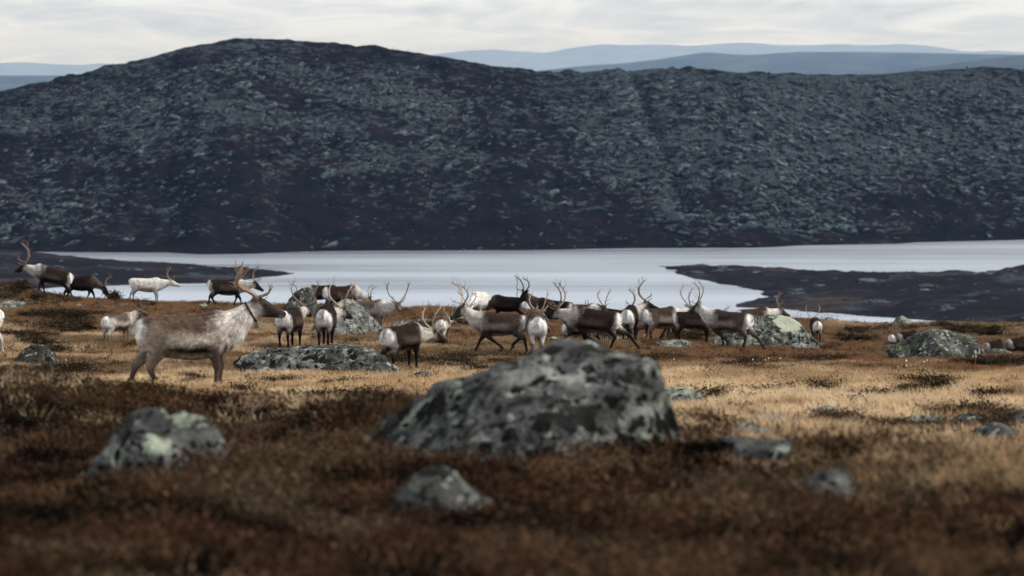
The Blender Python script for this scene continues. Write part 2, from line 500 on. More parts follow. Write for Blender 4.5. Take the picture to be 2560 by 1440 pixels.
lump = 7.0 * fbm(Xg / 70, Dg / 70, 41, 3) + 3.2 * np.abs(fbm(Xg / 24 + 3, Dg / 30, 44, 4)) * 2
crag = 1.7 * fbm(Xg / 9, (Dg + hz) / 12, 46, 4, 0.6)
gul_u = np.interp(Sg, [0.05, 0.2, 0.5, 0.8, 1.0], [1750, 1725, 1640, 1585, 1560])
gully = 5.0 * np.exp(-((Ug - gul_u) / 18.0) ** 2) * smooth(0.08, 0.25, Sg) * (1 - smooth(0.7, 1.0, Sg))
gully2 = 3.5 * np.exp(-((Ug - gul_u - 330 + 150 * Sg) / 45.0) ** 2) * smooth(0.3, 0.5, Sg) * (1 - smooth(0.75, 1.0, Sg))
edge = 1 - 0.75 * smooth(0.86, 1.0, sc_)
hz = hz + fade * (lump * edge + crag * (1 - 0.45 * smooth(0.9, 1.0, sc_))) - gully - gully2
hill_v = np.stack([Xg.ravel(), Dg.ravel(), hz.ravel()], 1)
hill = link("hill", fast_mesh("hill", hill_v, grid_faces(NS, NU), mat_hill("hill_heath")))
tag(hill, kind="structure")
# where bare rock prevails on the hill: more high up and to the right, less by the shore
rockiness = -0.022 + 0.075 * smooth(0.12, 0.5, sc_) + 0.05 * smooth(1300, 2000, Ug)  + 0.115 * fbm(Xg / 55, (Dg + hz) / 60, 61, 3) - 0.10 * (1 - smooth(0.02, 0.15, sc_)) + 0.10 * np.exp(-((Ug - gul_u + 25) / 40.0) ** 2) * smooth(0.15, 0.3, Sg)
at = hill.data.attributes.new("rocky", 'FLOAT', 'POINT')
at.data.foreach_set("value", rockiness.astype(np.float32).ravel())

# ------------------------------------------------------------------ rock slabs breaking through the hill's heath
OUTMAT = mat_outcrop()
def slab_mesh(seed):
    bm = bmesh.new()
    bmesh.ops.create_icosphere(bm, subdivisions=2, radius=1.0)
    r = random.Random(seed)
    planes = [(Vector((r.uniform(-1, 1), r.uniform(-1, 1), r.uniform(-0.6, 1))).normalized(), r.uniform(0.45, 0.8)) for _ in range(9)]
    for v in bm.verts:
        p = v.co.copy()
        for n, k in planes:
            e = p.dot(n) - k
            if e > 0: p -= n * e
        p += 0.10 * mnoise.noise_vector(p * 2.3 + Vector((seed, 0, 0)))
        v.co = p
    me = bpy.data.meshes.new("outcrop"); bm.to_mesh(me); bm.free()
    me.materials.append(OUTMAT)
    return me
slabs = [slab_mesh(k) for k in range(8)]
cand = 70000
iu = rng.uniform(-250, 2800, cand); isx = rng.uniform(0.05, 1.0, cand)
ci = np.clip(((iu + 1100) / 4800 * (NU - 1)).astype(int), 1, NU - 2); ri = np.clip((isx * 209).astype(int), 1, 208)
rk = rockiness[ri, ci]
keep = rng.uniform(0, 1, cand) < np.clip(0.06 + 3.2 * (rk - 0.0), 0.02, 0.8)
iu, isx, ci, ri, rk = iu[keep][:13000], isx[keep][:13000], ci[keep][:13000], ri[keep][:13000], rk[keep][:13000]
size = np.minimum(rng.lognormal(-0.12, 0.60, len(iu)), 4.6) * (1 - 0.78 * smooth(0.62, 0.9, isx))
P = np.stack([Xg[ri, ci], Dg[ri, ci], hz[ri, ci]], 1)
order = np.argsort(-size)
bigV, bigF, off = [], [], 0
slab_np = []
for me in slabs:
    vv = np.empty(len(me.vertices) * 3, np.float32); me.vertices.foreach_get("co", vv)
    ff = np.empty(len(me.polygons) * 3, np.int32); me.polygons.foreach_get("vertices", ff)
    slab_np.append((vv.reshape(-1, 3), ff.reshape(-1, 3)))
for rank, k in enumerate(order):
    sz = size[k]
    u_ = iu[k]
    ang = math.radians(random.gauss(26 if u_ < 1250 else (10 if u_ < 1750 else -14), 18))
    R = Matrix.Rotation(-ang, 3, 'Y') @ Matrix.Rotation(random.uniform(-0.5, 0.5), 3, 'Z')
    R = Matrix.Rotation(math.radians(-28), 3, 'X') @ R
    lx, ly, lz = sz * random.uniform(1.2, 2.4), sz * random.uniform(0.8, 1.4), sz * random.uniform(0.45, 0.8)
    c = Vector(P[k]) + Vector((0, 0, -0.15 * lz))
    which = random.randrange(8)
    if rank < 300:
        o = link("outcrop", slabs[which], hill)
        o.matrix_local = Matrix.Translation(c) @ R.to_4x4() @ Matrix.Diagonal((lx, ly, lz, 1))
    else:
        vv, ff = slab_np[which]
        A = np.array(R) @ np.diag((lx, ly, lz))
        bigV.append(vv @ A.T + np.array(c)); bigF.append(ff + off); off += len(vv)
o = link("outcrop_field", fast_mesh("outcrop_field", np.concatenate(bigV), np.concatenate(bigF), OUTMAT, True), hill)
tag(o, kind="stuff")

# ------------------------------------------------------------------ stones on the low land by the water
for (land, xg_, dg_, hh_), cnt, urange in ((PEN, 60, (-200, 720)), (HEAD, 130, (1650, 2750))):
    r_ok, c_ok = np.nonzero((hh_ > .25))
    uo = 1280 + xg_[r_ok, c_ok] / dg_[r_ok, c_ok] * FPX
    sel = (uo > urange[0]) & (uo < urange[1]) & (fbm(xg_[r_ok, c_ok] / 25, dg_[r_ok, c_ok] / 40, 88, 3) > .02)
    r_ok, c_ok = r_ok[sel], c_ok[sel]
    for k in rng.choice(len(r_ok), min(cnt, len(r_ok)), replace=False):
        sz = float(min(rng.lognormal(-.25, .55), 2.4))
        o = link("outcrop", slabs[int(rng.integers(0, 8))], land)
        o.matrix_local = Matrix.Translation((xg_[r_ok[k], c_ok[k]], dg_[r_ok[k], c_ok[k]], hh_[r_ok[k], c_ok[k]] - .05)) @ Matrix.Rotation(rng.uniform(-.6, .6), 4, 'Z') @ Matrix.Diagonal((sz * rng.uniform(1.5, 3.2), sz * 1.3, sz * rng.uniform(.35, .6), 1))

# ================================================================== distant land and the far ridges
def far_ridge(name, pix, d, depth, color, seed, rough):
    pix = np.array(pix, float)
    n = 420
    uu = np.linspace(-4000, 6600, n)
    zt = CAMZ + (VH - np.interp(uu, pix[:, 0], pix[:, 1])) / FPX * d + rough * fbm(uu / 110, uu * 0, seed, 5, 0.5)
    prof = [(-1.0, 0.0), (-0.7, 0.28), (-0.45, 0.55), (-0.2, 0.85), (-0.08, 0.96), (0, 1.0), (0.1, 0.95), (0.5, 0.4), (1.0, -0.1)]
    Vv = []
    for (s_, f_) in prof:
        wob = 0.12 * fbm(uu / 160, uu * 0 + s_ * 5, seed + 9, 3) * (1 if 0 < f_ < 1 else 0)
        yy = d + s_ * depth
        zz_ = np.where(f_ >= 1, zt, zt * np.clip(f_ + wob, -0.2, 0.985))
        Vv.append(np.stack([(uu - 1280) / FPX * d, yy + 0 * uu, zz_ - (1 - f_) * 2], 1))
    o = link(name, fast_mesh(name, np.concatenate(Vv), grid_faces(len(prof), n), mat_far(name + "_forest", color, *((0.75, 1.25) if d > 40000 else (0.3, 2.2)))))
    tag(o, kind="structure")
    return o

far_ridge("hills_near", [(-4000, 150), (-500, 190), (0, 188), (250, 190), (600, 192), (1100, 184), (1310, 180), (1480, 163), (1560, 158), (1650, 148), (1700, 140), (1760, 131), (1830, 136), (1880, 138), (1940, 133), (2000, 130), (2120, 129), (2200, 131), (2400, 134), (2560, 137), (3500, 150), (6600, 140)], 22000, 3400, (0.022, 0.030, 0.030), 3, 2.0)
far_ridge("hills_right", [(-4000, 240), (1900, 215), (2100, 191), (2240, 178), (2330, 166), (2400, 155), (2480, 146), (2560, 137), (2800, 128), (3600, 120), (6600, 170)], 14000, 2600, (0.022, 0.028, 0.028), 8, 1.5)
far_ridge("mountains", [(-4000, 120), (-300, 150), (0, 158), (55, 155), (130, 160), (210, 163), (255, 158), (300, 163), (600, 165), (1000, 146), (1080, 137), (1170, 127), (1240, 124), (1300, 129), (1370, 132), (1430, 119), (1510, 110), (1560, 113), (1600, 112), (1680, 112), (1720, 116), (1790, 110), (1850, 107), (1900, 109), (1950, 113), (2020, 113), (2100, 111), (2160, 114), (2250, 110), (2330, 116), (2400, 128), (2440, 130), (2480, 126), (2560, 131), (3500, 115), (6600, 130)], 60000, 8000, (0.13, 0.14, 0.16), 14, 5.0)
pl = np.array([(-35000, 2250, -1.5), (35000, 2250, -1.5), (35000, 70000, -1.5), (-35000, 70000, -1.5)], float)
lo = link("lowland", fast_mesh("lowland", pl, np.array([[0, 1, 2, 3]]), mat_far("lowland_forest", (0.025, 0.032, 0.03))))
tag(lo, kind="structure")

# ------------------------------------------------------------------ the air between here and the far ridges
hm = bpy.data.materials.new("haze_air"); hm.use_nodes = True
hm.node_tree.nodes.clear()
ho = hm.node_tree.nodes.new("ShaderNodeOutputMaterial")
hv = hm.node_tree.nodes.new("ShaderNodeVolumePrincipled")
hv.inputs["Color"].default_value = (0.32, 0.57, 1.0, 1)
hv.inputs["Density"].default_value = 2.2e-5
hv.inputs["Anisotropy"].default_value = 0.25
hv.inputs["Absorption Color"].default_value = (1, 1, 1, 1)
hm.node_tree.links.new(hv.outputs[0], ho.inputs["Volume"])
bm = bmesh.new(); bmesh.ops.create_cube(bm, size=1.0)
hme = bpy.data.meshes.new("haze"); bm.to_mesh(hme); bm.free(); hme.materials.append(hm)
haze = link("haze", hme)
haze.scale = (74000, 74000, 660); haze.location = (0, 36000, 640 - 330)
tag(haze, kind="stuff")

# ================================================================== boulders
FOOT = []        # footprints (x, y, half width, half depth) kept free of grass
BM = {}
def bmat(key, *a):
    if key not in BM: BM[key] = mat_boulder("boulder_" + key, *a)
    return BM[key]

def boulder(label, outline, vbase, depth, mat, d=None, pw=2.4, seed=0, rough=.05, ledge=None, nx=72, ny=44, lean=0.0, freq=2.0, group=None, name="boulder", facets=6, yoff=0.0, lowf=.55):
    """outline: silhouette from left to right in picture pixels, vbase the row where its front meets the ground"""
    us = np.array([o[0] for o in outline], float); vv = np.array([o[1] for o in outline], float)
    uc = (us[0] + us[-1]) / 2
    if d is None: _, d = on_ground(uc, vbase); d = d + depth * .8
    k = d / FPX
    cx_, hw = (uc - 1280) * k, (us[-1] - us[0]) / 2 * k
    zg = float(gz(cx_, d))
    zr = CAMZ - (vv - VH) * k - zg                                # heights over the ground there
    zr = np.maximum(zr, 0.02) * (1.0 if name == 'stone' else 1.0) + (.035 if name == 'stone' else 0)
    t = np.linspace(-1, 1, nx)
    xs_ = t * hw
    H = np.interp(xs_, (us - uc) * k, zr)
    H = np.convolve(np.pad(H, 1, mode='edge'), [.25, .5, .25], 'valid')
    Hm = H.max()
    wob = 1 + .18 * fbm(t * 2.2, t * 0 + seed, seed + 3, 3)
    Wx = depth * np.clip(H / Hm, .05, 1) ** .45 * wob
    a = np.linspace(0, math.pi, ny)
    V = np.zeros((nx, ny + 2, 3))
    ca, sa = np.cos(a), np.sin(a)
    for i in range(nx):
        pp = pw
        yy = -np.sign(ca) * np.abs(ca) ** (2 / pp); zz_ = sa ** (2 / pp)
        if ledge is not None:
            zf, cut = ledge
            m = smooth(zf - .03, zf + .03, zz_ + .05 * math.sin(t[i] * 7)) * (yy < 0)
            yy = yy * (1 - m * (1 - cut))
        V[i, 1:-1, 0] = xs_[i]; V[i, 1:-1, 1] = yy * Wx[i] + lean * zz_ * H[i]; V[i, 1:-1, 2] = zz_ * H[i]
        V[i, 0] = (xs_[i], -Wx[i] * 1.02, -.45); V[i, -1] = (xs_[i], Wx[i] * 1.02, -.45)
    P_ = V.reshape(-1, 3)
    pr = random.Random(seed * 13 + 5)                              # broken faces: cut by a few planes
    Q_ = P_ / np.array((hw, depth, Hm))
    for _ in range(facets):
        nn = np.array((pr.uniform(-.75, .75), pr.uniform(-1, -.25), pr.uniform(.0, .75))); nn /= np.linalg.norm(nn)
        ex = np.clip(Q_ @ nn - pr.uniform(.58, .80), 0, None)
        Q_ = Q_ - nn[None, :] * ex[:, None] * np.where(P_[:, 2] < -.1, 0, 1)[:, None]
    P_ = Q_ * np.array((hw, depth, Hm))
    me = fast_mesh("boulder", P_, grid_faces(nx, ny + 2), mat)
    nrm = np.empty(len(P_) * 3, np.float32); me.vertices.foreach_get("normal", nrm); nrm = nrm.reshape(-1, 3)
    size = max(hw, depth, Hm)
    off = np.zeros(len(P_))
    sv = Vector((seed * 3.7, seed * 1.3, seed * 5.1))
    for i, q in enumerate(P_):
        qv = Vector(q) / size
        n1 = mnoise.fractal(qv * freq + sv, .9, 2.1, 4, noise_basis='PERLIN_ORIGINAL')
        # broken facets: distance to the nearest cell gives flat faces with edges between them
        dists, _pts = mnoise.voronoi(qv * 2.6 + sv)
        n2 = min(dists[1] - dists[0], .35)
        n3 = mnoise.noise(qv * 14 + sv)
        off[i] = rough * size * (lowf * n1 + .6 * (n2 - .15) + .10 * n3 + .12 * mnoise.noise(qv * 26 + sv) + .30 * mnoise.ridged_multi_fractal(qv * 5 + sv, 1.0, 2.1, 3, 1.0, 2.0) - .40)
    P2 = P_ + nrm * off[:, None]
    me.vertices.foreach_set("co", P2.astype(np.float32).ravel()); me.update()
    bm = bmesh.new(); bm.from_mesh(me)
    for ring in (0, nx - 1):                                        # close the two ends
        vsq = [bm.verts[ring * (ny + 2) + j] for j in range(ny + 2)] if bm.verts.ensure_lookup_table() is None else None
        try: bm.faces.new(vsq if ring else vsq[::-1])
        except ValueError: pass
    bmesh.ops.recalc_face_normals(bm, faces=bm.faces)
    bm.to_mesh(me); bm.free(); me.shade_smooth()
    o = link(name, me, None, (cx_, d + yoff, zg))
    tag(o, label, "boulder" if name == "boulder" else "stone", group)
    if name == 'stone': FOOT.append((cx_, d - depth * .5, hw * 1.15, depth * 1.7))
    else: FOOT.append((cx_, d + yoff, hw * .96, depth * .92))
    return o

G1 = bmat("big", 1.0, .45, .85, 1.15, .10, [(.62, -.5, .62, .10), (.20, -.9, .45, .05)])
G2 = bmat("left", 2.0, .45, .75, 1.2, .05, [(.02, -.30, .235, .105)])
G3 = bmat("pale", 3.0, .75, .35, 1.5, .35)
G4 = bmat("dark", 4.0, .30, .55, .55, .35)
G5 = bmat("green", 5.0, .55, .40, .65, .75)
G6 = bmat("lichen", 6.0, 1.0, .30, 1.1, .25)
BG = "boulders lying on the moor"
boulder("huge dark wedge shaped boulder with black and pale lichen, front centre",
    [(935, 1085), (960, 1026), (1020, 1006), (1070, 990), (1130, 968), (1190, 944), (1240, 924), (1290, 911), (1330, 900), (1370, 884), (1400, 873), (1430, 866), (1460, 870), (1500, 880), (1540, 893), (1580, 900), (1620, 908), (1640, 920), (1648, 945), (1660, 985), (1680, 1035), (1696, 1085), (1704, 1120), (1708, 1140)],
    1172, 1.0, G1, pw=3.0, seed=3, rough=.085, ledge=(.70, .62), nx=190, ny=110, freq=3.0, lowf=.15, facets=9, group=BG)
boulder("rounded grey boulder with one large pale green lichen patch, front left",
    [(190, 1215), (230, 1175), (262, 1120), (272, 1085), (300, 1062), (340, 1040), (380, 1029), (420, 1028), (460, 1036), (500, 1046), (525, 1068), (540, 1095), (552, 1130), (566, 1170), (575, 1205)],
    1222, .5, G2, pw=2.5, seed=8, rough=.095, nx=110, ny=70, freq=2.6, group=BG)
boulder("peaked grey stone half sunk in heather at the bottom centre",
    [(955, 1290), (985, 1245), (1020, 1205), (1050, 1180), (1075, 1167), (1105, 1172), (1135, 1190), (1165, 1218), (1195, 1240), (1225, 1262), (1250, 1300), (1265, 1330)],
    1326, .34, bmat("peak", 7.0, .6, .65, 1.1, .45), pw=2.2, seed=12, rough=.09, nx=90, ny=56, freq=2.6, group=BG)
boulder("long flat lichen covered boulder behind the collared reindeer's forelegs",
    [(578, 910), (600, 895), (625, 884), (660, 877), (700, 876), (740, 872), (790, 867), (840, 866), (880, 867), (915, 873), (945, 884), (965, 900), (972, 925)],
    934, 1.0, bmat("flat", 9.0, .62, .8, 1.1, .5), pw=2.6, seed=15, rough=.045, nx=120, ny=64, freq=3.5, group=BG)
boulder("low dark stone adjoining the right end of the flat boulder", [(905, 934), (925, 916), (945, 907), (968, 905), (985, 912), (997, 925), (1003, 938)], 939, .35, G4, seed=17, rough=.08, nx=48, ny=30, group=BG)
boulder("small smooth grey stone right of the flat boulder and the stocky reindeer", [(1028, 944), (1036, 934), (1052, 929), (1070, 931), (1084, 939), (1092, 948)], 947, .22, bmat("smooth", 10., .2, .15, .9, .1), seed=19, rough=.05, nx=40, ny=26, group=BG)
boulder("large pointed pale boulder with green lichen behind the slender reindeer",
    [(752, 862), (770, 835), (795, 800), (820, 775), (845, 757), (862, 747), (878, 750), (900, 765), (920, 785), (940, 805), (955, 828), (960, 850)],
    851, 1.3, G3, pw=2.3, seed=22, rough=.06, d=123.5, nx=90, ny=56, freq=2.4, group=BG)
boulder("grey boulder with slanting top on the crest left of the grazing reindeer", [(708, 760), (716, 745), (735, 730), (755, 721), (772, 720), (784, 730), (790, 748), (794, 768)], 766, .7, bmat("crest", 11., .45, .3, .8, .3), seed=24, rough=.07, d=134.0, nx=50, ny=36, group=BG)
boulder("dome shaped boulder with a pale lichen cap behind the running reindeer",
    [(1762, 872), (1772, 856), (1800, 838), (1840, 818), (1862, 803), (1890, 795), (1920, 790), (1950, 789), (1975, 794), (2000, 810), (2020, 830), (2040, 850), (2058, 868), (2063, 878)],
    871, 1.5, bmat("dome", 12., .6, .7, 1.0, .6, [(.75, -.2, .95, .45)]), pw=2.4, seed=27, rough=.04, d=119.5, nx=110, ny=64, freq=2.6, group=BG)
boulder("long dark green boulder at the far right with resting reindeer at both ends",
    [(2222, 880), (2240, 866), (2268, 852), (2290, 838), (2320, 828), (2350, 826), (2380, 831), (2410, 836), (2440, 840), (2455, 850), (2462, 866), (2466, 888)],
    885, 1.3, G5, pw=2.8, seed=30, rough=.05, d=106.0, nx=100, ny=56, freq=2.6, group=BG)
boulder("low stone tongue at the left foot of the long green boulder", [(2196, 876), (2210, 866), (2228, 861), (2245, 864), (2256, 876)], 876, .5, G4, seed=31, rough=.06, nx=36, ny=24, group=BG)
boulder("dark rounded boulder at the left edge below the pale young reindeer", [(22, 918), (35, 898), (55, 878), (78, 864), (98, 863), (118, 870), (135, 888), (148, 912), (152, 922)], 917, .6, bmat("leftdark", 14., .2, .45, .5, .35), seed=33, rough=.06, nx=60, ny=40, group=BG)
SG = "low stones in the straw coloured grass"
stones = [
 ("angular grey stone just right of the huge boulder", [(1660, 1008), (1666, 985), (1680, 977), (1705, 980), (1740, 990), (1765, 999), (1775, 1012)], 1012, .4, G3, 41),
 ("flat stone with bright lichen at the lower right of the huge boulder", [(1822, 1092), (1836, 1078), (1860, 1072), (1890, 1076), (1915, 1088), (1934, 1101)], 1101, .25, G6, 42),
 ("thin pale slab just above the bright lichen stone", [(1856, 1066), (1880, 1054), (1910, 1048), (1938, 1052), (1955, 1064)], 1065, .28, G6, 43),
 ("low pale stone in straw grass right of the thin slab", [(2036, 1046), (2050, 1032), (2075, 1027), (2098, 1032), (2120, 1046)], 1046, .3, G3, 44),
 ("flat streak of bare rock between two heather patches on the right", [(2255, 1064), (2270, 1055), (2310, 1050), (2345, 1055), (2360, 1064)], 1065, .2, G3, 45),
 ("wide dark stone with a white spot on top, lower right", [(1800, 1158), (1830, 1140), (1865, 1130), (1910, 1132), (1955, 1140), (1985, 1154), (1996, 1162)], 1162, .35, bmat("whitespot", 16., .55, .5, .7, .15), 46),
 ("blurred dark stone in heather at the lower right", [(1975, 1240), (2010, 1222), (2050, 1208), (2090, 1199), (2125, 1202), (2145, 1220), (2150, 1244)], 1242, .3, bmat("blur", 17., .5, .55, .6, .35), 47),
 ("green lichen stone near the right edge", [(2448, 1098), (2462, 1080), (2490, 1070), (2520, 1078), (2545, 1092), (2556, 1106)], 1104, .35, G5, 48),
 ("dark knobbly stone above the green lichen stone", [(2392, 1066), (2410, 1050), (2432, 1045), (2452, 1050), (2470, 1064)], 1066, .25, G4, 49),
 ("dark stone cut off by the right edge", [(2512, 1066), (2530, 1046), (2560, 1038), (2600, 1044), (2620, 1066)], 1068, .4, G4, 50),
 ("small blurred dark stone left of the huge boulder's foot", [(905, 1132), (915, 1108), (932, 1099), (950, 1104), (962, 1122), (966, 1134)], 1133, .14, G4, 51),
 ("low grey stone under the left foot of the huge boulder", [(1050, 1148), (1065, 1130), (1090, 1117), (1120, 1118), (1145, 1130), (1165, 1150)], 1149, .2, G1, 52),
 ("pale flat stone at the left edge near the crest", [(-12, 768), (5, 758), (25, 755), (45, 758), (60, 768)], 768, .7, G3, 53),
 ("tiny pale stone on the crest below the white reindeer", [(494, 768), (500, 761), (508, 759), (518, 768)], 768, .25, G6, 54),
 ("tiny white stone left of the white reindeer's hind feet", [(186, 768), (190, 762), (196, 761), (202, 768)], 768, .2, G6, 55),
 ("low grey stone right of the pointed boulder, nearer of two", [(975, 822), (988, 809), (1005, 804), (1022, 808), (1040, 821)], 822, .5, G3, 56),
 ("flat greenish stone right of the pointed boulder, farther of two", [(1030, 812), (1042, 802), (1058, 799), (1075, 812)], 812, .5, G5, 57),
 ("pale slab lying under the running brown reindeer's feet", [(1638, 868), (1660, 858), (1690, 853), (1712, 855), (1730, 866)], 868, .6, G3, 58),
 ("small pale stone behind the white walking reindeer", [(1398, 824), (1410, 810), (1424, 805), (1436, 812), (1442, 824)], 824, .5, G6, 59),
 ("small grey stone between the white reindeer and the huge boulder", [(1370, 852), (1380, 845), (1392, 845), (1402, 852)], 852, .35, G3, 60),
 ("light stone on the crest against the dark shore on the right", [(2238, 806), (2248, 795), (2260, 793), (2272, 799), (2280, 808)], 808, .7, G6, 61),
 ("low bright stone behind the trotting reindeer's hind legs", [(1530, 852), (1545, 846), (1570, 847), (1590, 854)], 855, .5, G6, 62),
 ("grey stone beside the resting reindeer at the far right", [(2462, 888), (2478, 878), (2500, 876), (2520, 880), (2538, 890)], 889, .6, G4, 63),
 ("low stone at the right foot of the dome shaped boulder", [(1972, 874), (1990, 862), (2015, 858), (2040, 862), (2052, 874)], 876, .35, G3, 64),
 ("small pale stone in brown grass left of the white grazing reindeer", [(1150, 800), (1160, 791), (1172, 791), (1182, 800)], 801, .4, G6, 65),
]
for lab, ol, vb, dp, mt, sd_ in stones:
    boulder(lab, ol, vb, dp, mt, seed=sd_, rough=.08, nx=44, ny=28, group=SG, name="stone")

# ================================================================== reindeer
FUR = mat_fur()
ANTLER = mat_plain("antler_bone", (0.20, 0.135, 0.085), 0.55, 0.35, 0.35, 18)
ANTLER_PALE = mat_plain("antler_pale", (0.34, 0.26, 0.19), 0.55, 0.35, 0.35, 18)
ANTLER_DARK = mat_plain("antler_velvet", (0.022, 0.016, 0.013), 0.8, 0.2, 0.4, 18)
HOOF = mat_plain("hoof_horn", (0.018, 0.014, 0.012), 0.5, 0.4)
EYE = mat_plain("eye_dark", (0.006, 0.004, 0.003), 0.08, 0.6, 0.1)
LEATHER = mat_plain("collar_leather", (0.012, 0.010, 0.009), 0.6, 0.3)
BELL = mat_plain("bell_metal", (0.16, 0.14, 0.11), 0.45, 0.5)

PAL = {
 'hero':  dict(back=(.115,.076,.056), flank=(.60,.515,.43), stripe=(.007,.005,.004), belly=(.30,.235,.185), neck=(.74,.67,.60), head=(.046,.036,.029), leg=(.095,.066,.054), rump=(.92,.89,.85), thigh=(.25,.19,.145)),
 'dark':  dict(back=(.024,.015,.011), flank=(.085,.062,.050), stripe=(.006,.0045,.004), belly=(.22,.18,.15), neck=(.50,.455,.41), head=(.020,.014,.011), leg=(.016,.012,.010), rump=(.88,.85,.81), thigh=(.028,.020,.016)),
 'black': dict(back=(.013,.009,.007), flank=(.030,.020,.015), stripe=(.005,.004,.004), belly=(.03,.022,.018), neck=(.075,.055,.043), head=(.010,.008,.007), leg=(.009,.007,.006), rump=(.45,.40,.36), thigh=(.013,.009,.008)),
 'mid':   dict(back=(.045,.029,.022), flank=(.24,.19,.16), stripe=(.010,.007,.006), belly=(.38,.32,.27), neck=(.58,.53,.48), head=(.046,.044,.036), leg=(.035,.026,.022), rump=(.90,.87,.83), thigh=(.085,.062,.050)),
 'pale':  dict(back=(.10,.072,.058), flank=(.36,.31,.27), stripe=(.06,.045,.038), belly=(.45,.40,.36), neck=(.58,.53,.48), head=(.12,.095,.08), leg=(.20,.16,.135), rump=(.90,.88,.85), thigh=(.52,.47,.42)),
 'white': dict(back=(.62,.57,.52), flank=(.70,.66,.61), stripe=(.30,.25,.21), belly=(.45,.40,.35), neck=(.76,.72,.67), head=(.62,.57,.52), leg=(.42,.37,.33), rump=(.84,.82,.79), thigh=(.55,.50,.46)),
}

def ss1(a, b, x):
    t = min(max((x - a) / (b - a), 0.0), 1.0)
    return t * t * (3 - 2 * t)

def cmix(a, b, t):
    return tuple(p + (q - p) * t for p, q in zip(a, b))

def catmull(pts, n):
    """resample a list of equal-length tuples with a Catmull-Rom spline"""
    P = np.array(pts, float); m = len(P)
    t = np.linspace(0, m - 1, n); i = np.minimum(t.astype(int), m - 2); f = (t - i)[:, None]
    p0, p1, p2, p3 = P[np.maximum(i - 1, 0)], P[i], P[i + 1], P[np.minimum(i + 2, m - 1)]
    return 0.5 * (2 * p1 + (p2 - p0) * f + (2 * p0 - 5 * p1 + 4 * p2 - p3) * f ** 2 + (3 * p1 - p0 - 3 * p2 + p3) * f ** 3)

class Shell:
    def __init__(self): self.v, self.f, self.c = [], [], []
    def ring_loft(self, rings, cols):
        """rings: list of lists of points; cols the same with colours"""
        n = len(rings[0]); b = len(self.v)
        for r, c in zip(rings, cols): self.v += r; self.c += c
        for i in range(len(rings) - 1):
            for k in range(n):
                a0, a1 = b + i * n + k, b + i * n + (k + 1) % n
                self.f.append((a0, a1, a1 + n, a0 + n))
        for base, flip in ((b, True), (b + (len(rings) - 1) * n, False)):
            cen = sum((Vector(self.v[base + k]) for k in range(n)), Vector()) / n
            self.v.append(cen); self.c.append(self.c[base])
            ci = len(self.v) - 1
            for k in range(n):
                t = (base + k, base + (k + 1) % n, ci)
                self.f.append(t[::-1] if flip else t)

def frame(tan, side_hint):
    t = tan.normalized()
    s = (side_hint - t * side_hint.dot(t)).normalized()
    return t, s, s.cross(t) * -1.0      # tangent, left side, up

TRUNK = [(-.665, .90, .76, .045), (-.64, .965, .64, .12), (-.57, 1.005, .56, .185), (-.46, 1.02, .50, .225), (-.30, 1.03, .475, .245),
         (-.10, 1.035, .445, .26), (.10, 1.045, .435, .26), (.28, 1.075, .45, .245), (.42, 1.12, .475, .225), (.53, 1.11, .52, .195), (.63, 1.07, .58, .155), (.70, 1.00, .66, .10)]

ANT = {
 'hero': dict(beam=[(0,.045,0),(-.12,.09,.085),(-.24,.15,.14),(-.285,.19,.23),(-.25,.21,.33),(-.21,.20,.45)], r=(.026,.022,.021,.021,.018,.006),
   tines=[([(-.255,.21,.31),(-.30,.20,.38),(-.325,.19,.46)],.012),([(-.26,.21,.27),(-.18,.20,.34),(-.13,.19,.42)],.013),([(-.25,.15,.15),(-.33,.18,.165),(-.39,.21,.19)],.011),
          ([(-.02,.06,.02),(.09,.085,.065),(.145,.10,.13),(.11,.10,.19)],.015),([(.12,.095,.10),(.155,.11,.16),(.15,.12,.20)],.010),([(0,.04,0),(.07,.03,-.005),(.105,.02,.03)],.010)]),
 'lyre': dict(beam=[(0,.045,0),(-.10,.13,.08),(-.19,.25,.20),(-.20,.31,.36),(-.13,.32,.50),(-.04,.28,.60)], r=(.023,.020,.019,.017,.014,.006),
   tines=[([(0,.05,.01),(.09,.06,.05),(.14,.05,.12)],.010),([(-.06,.10,.05),(.05,.17,.12),(.10,.19,.21),(.08,.2,.27)],.012),([(-.2,.3,.33),(-.28,.34,.42)],.010),
          ([(-.16,.32,.44),(-.22,.37,.55),(-.2,.38,.63)],.011),([(-.10,.31,.52),(-.13,.27,.68)],.010),([(-.13,.32,.48),(-.05,.37,.60)],.009),([(.06,.17,.14),(.14,.14,.19)],.008),([(.04,.16,.13),(.12,.21,.17)],.008)]),
 'slim': dict(beam=[(0,.04,0),(-.10,.10,.11),(-.18,.18,.25),(-.16,.22,.40),(-.06,.20,.52)], r=(.019,.017,.015,.013,.005),
   tines=[([(0,.045,.01),(.08,.05,.05),(.11,.05,.10)],.008),([(-.18,.2,.30),(-.25,.23,.40)],.008),([(-.13,.22,.44),(-.16,.17,.58)],.008),([(-.10,.12,.12),(-.01,.16,.20),(.02,.17,.27)],.008)]),
 'spike': dict(beam=[(0,.035,0),(-.03,.045,.14),(-.05,.045,.32)], r=(.020,.018,.008), tines=[([(-.03,.045,.14),(.02,.05,.24)],.012)]),
}

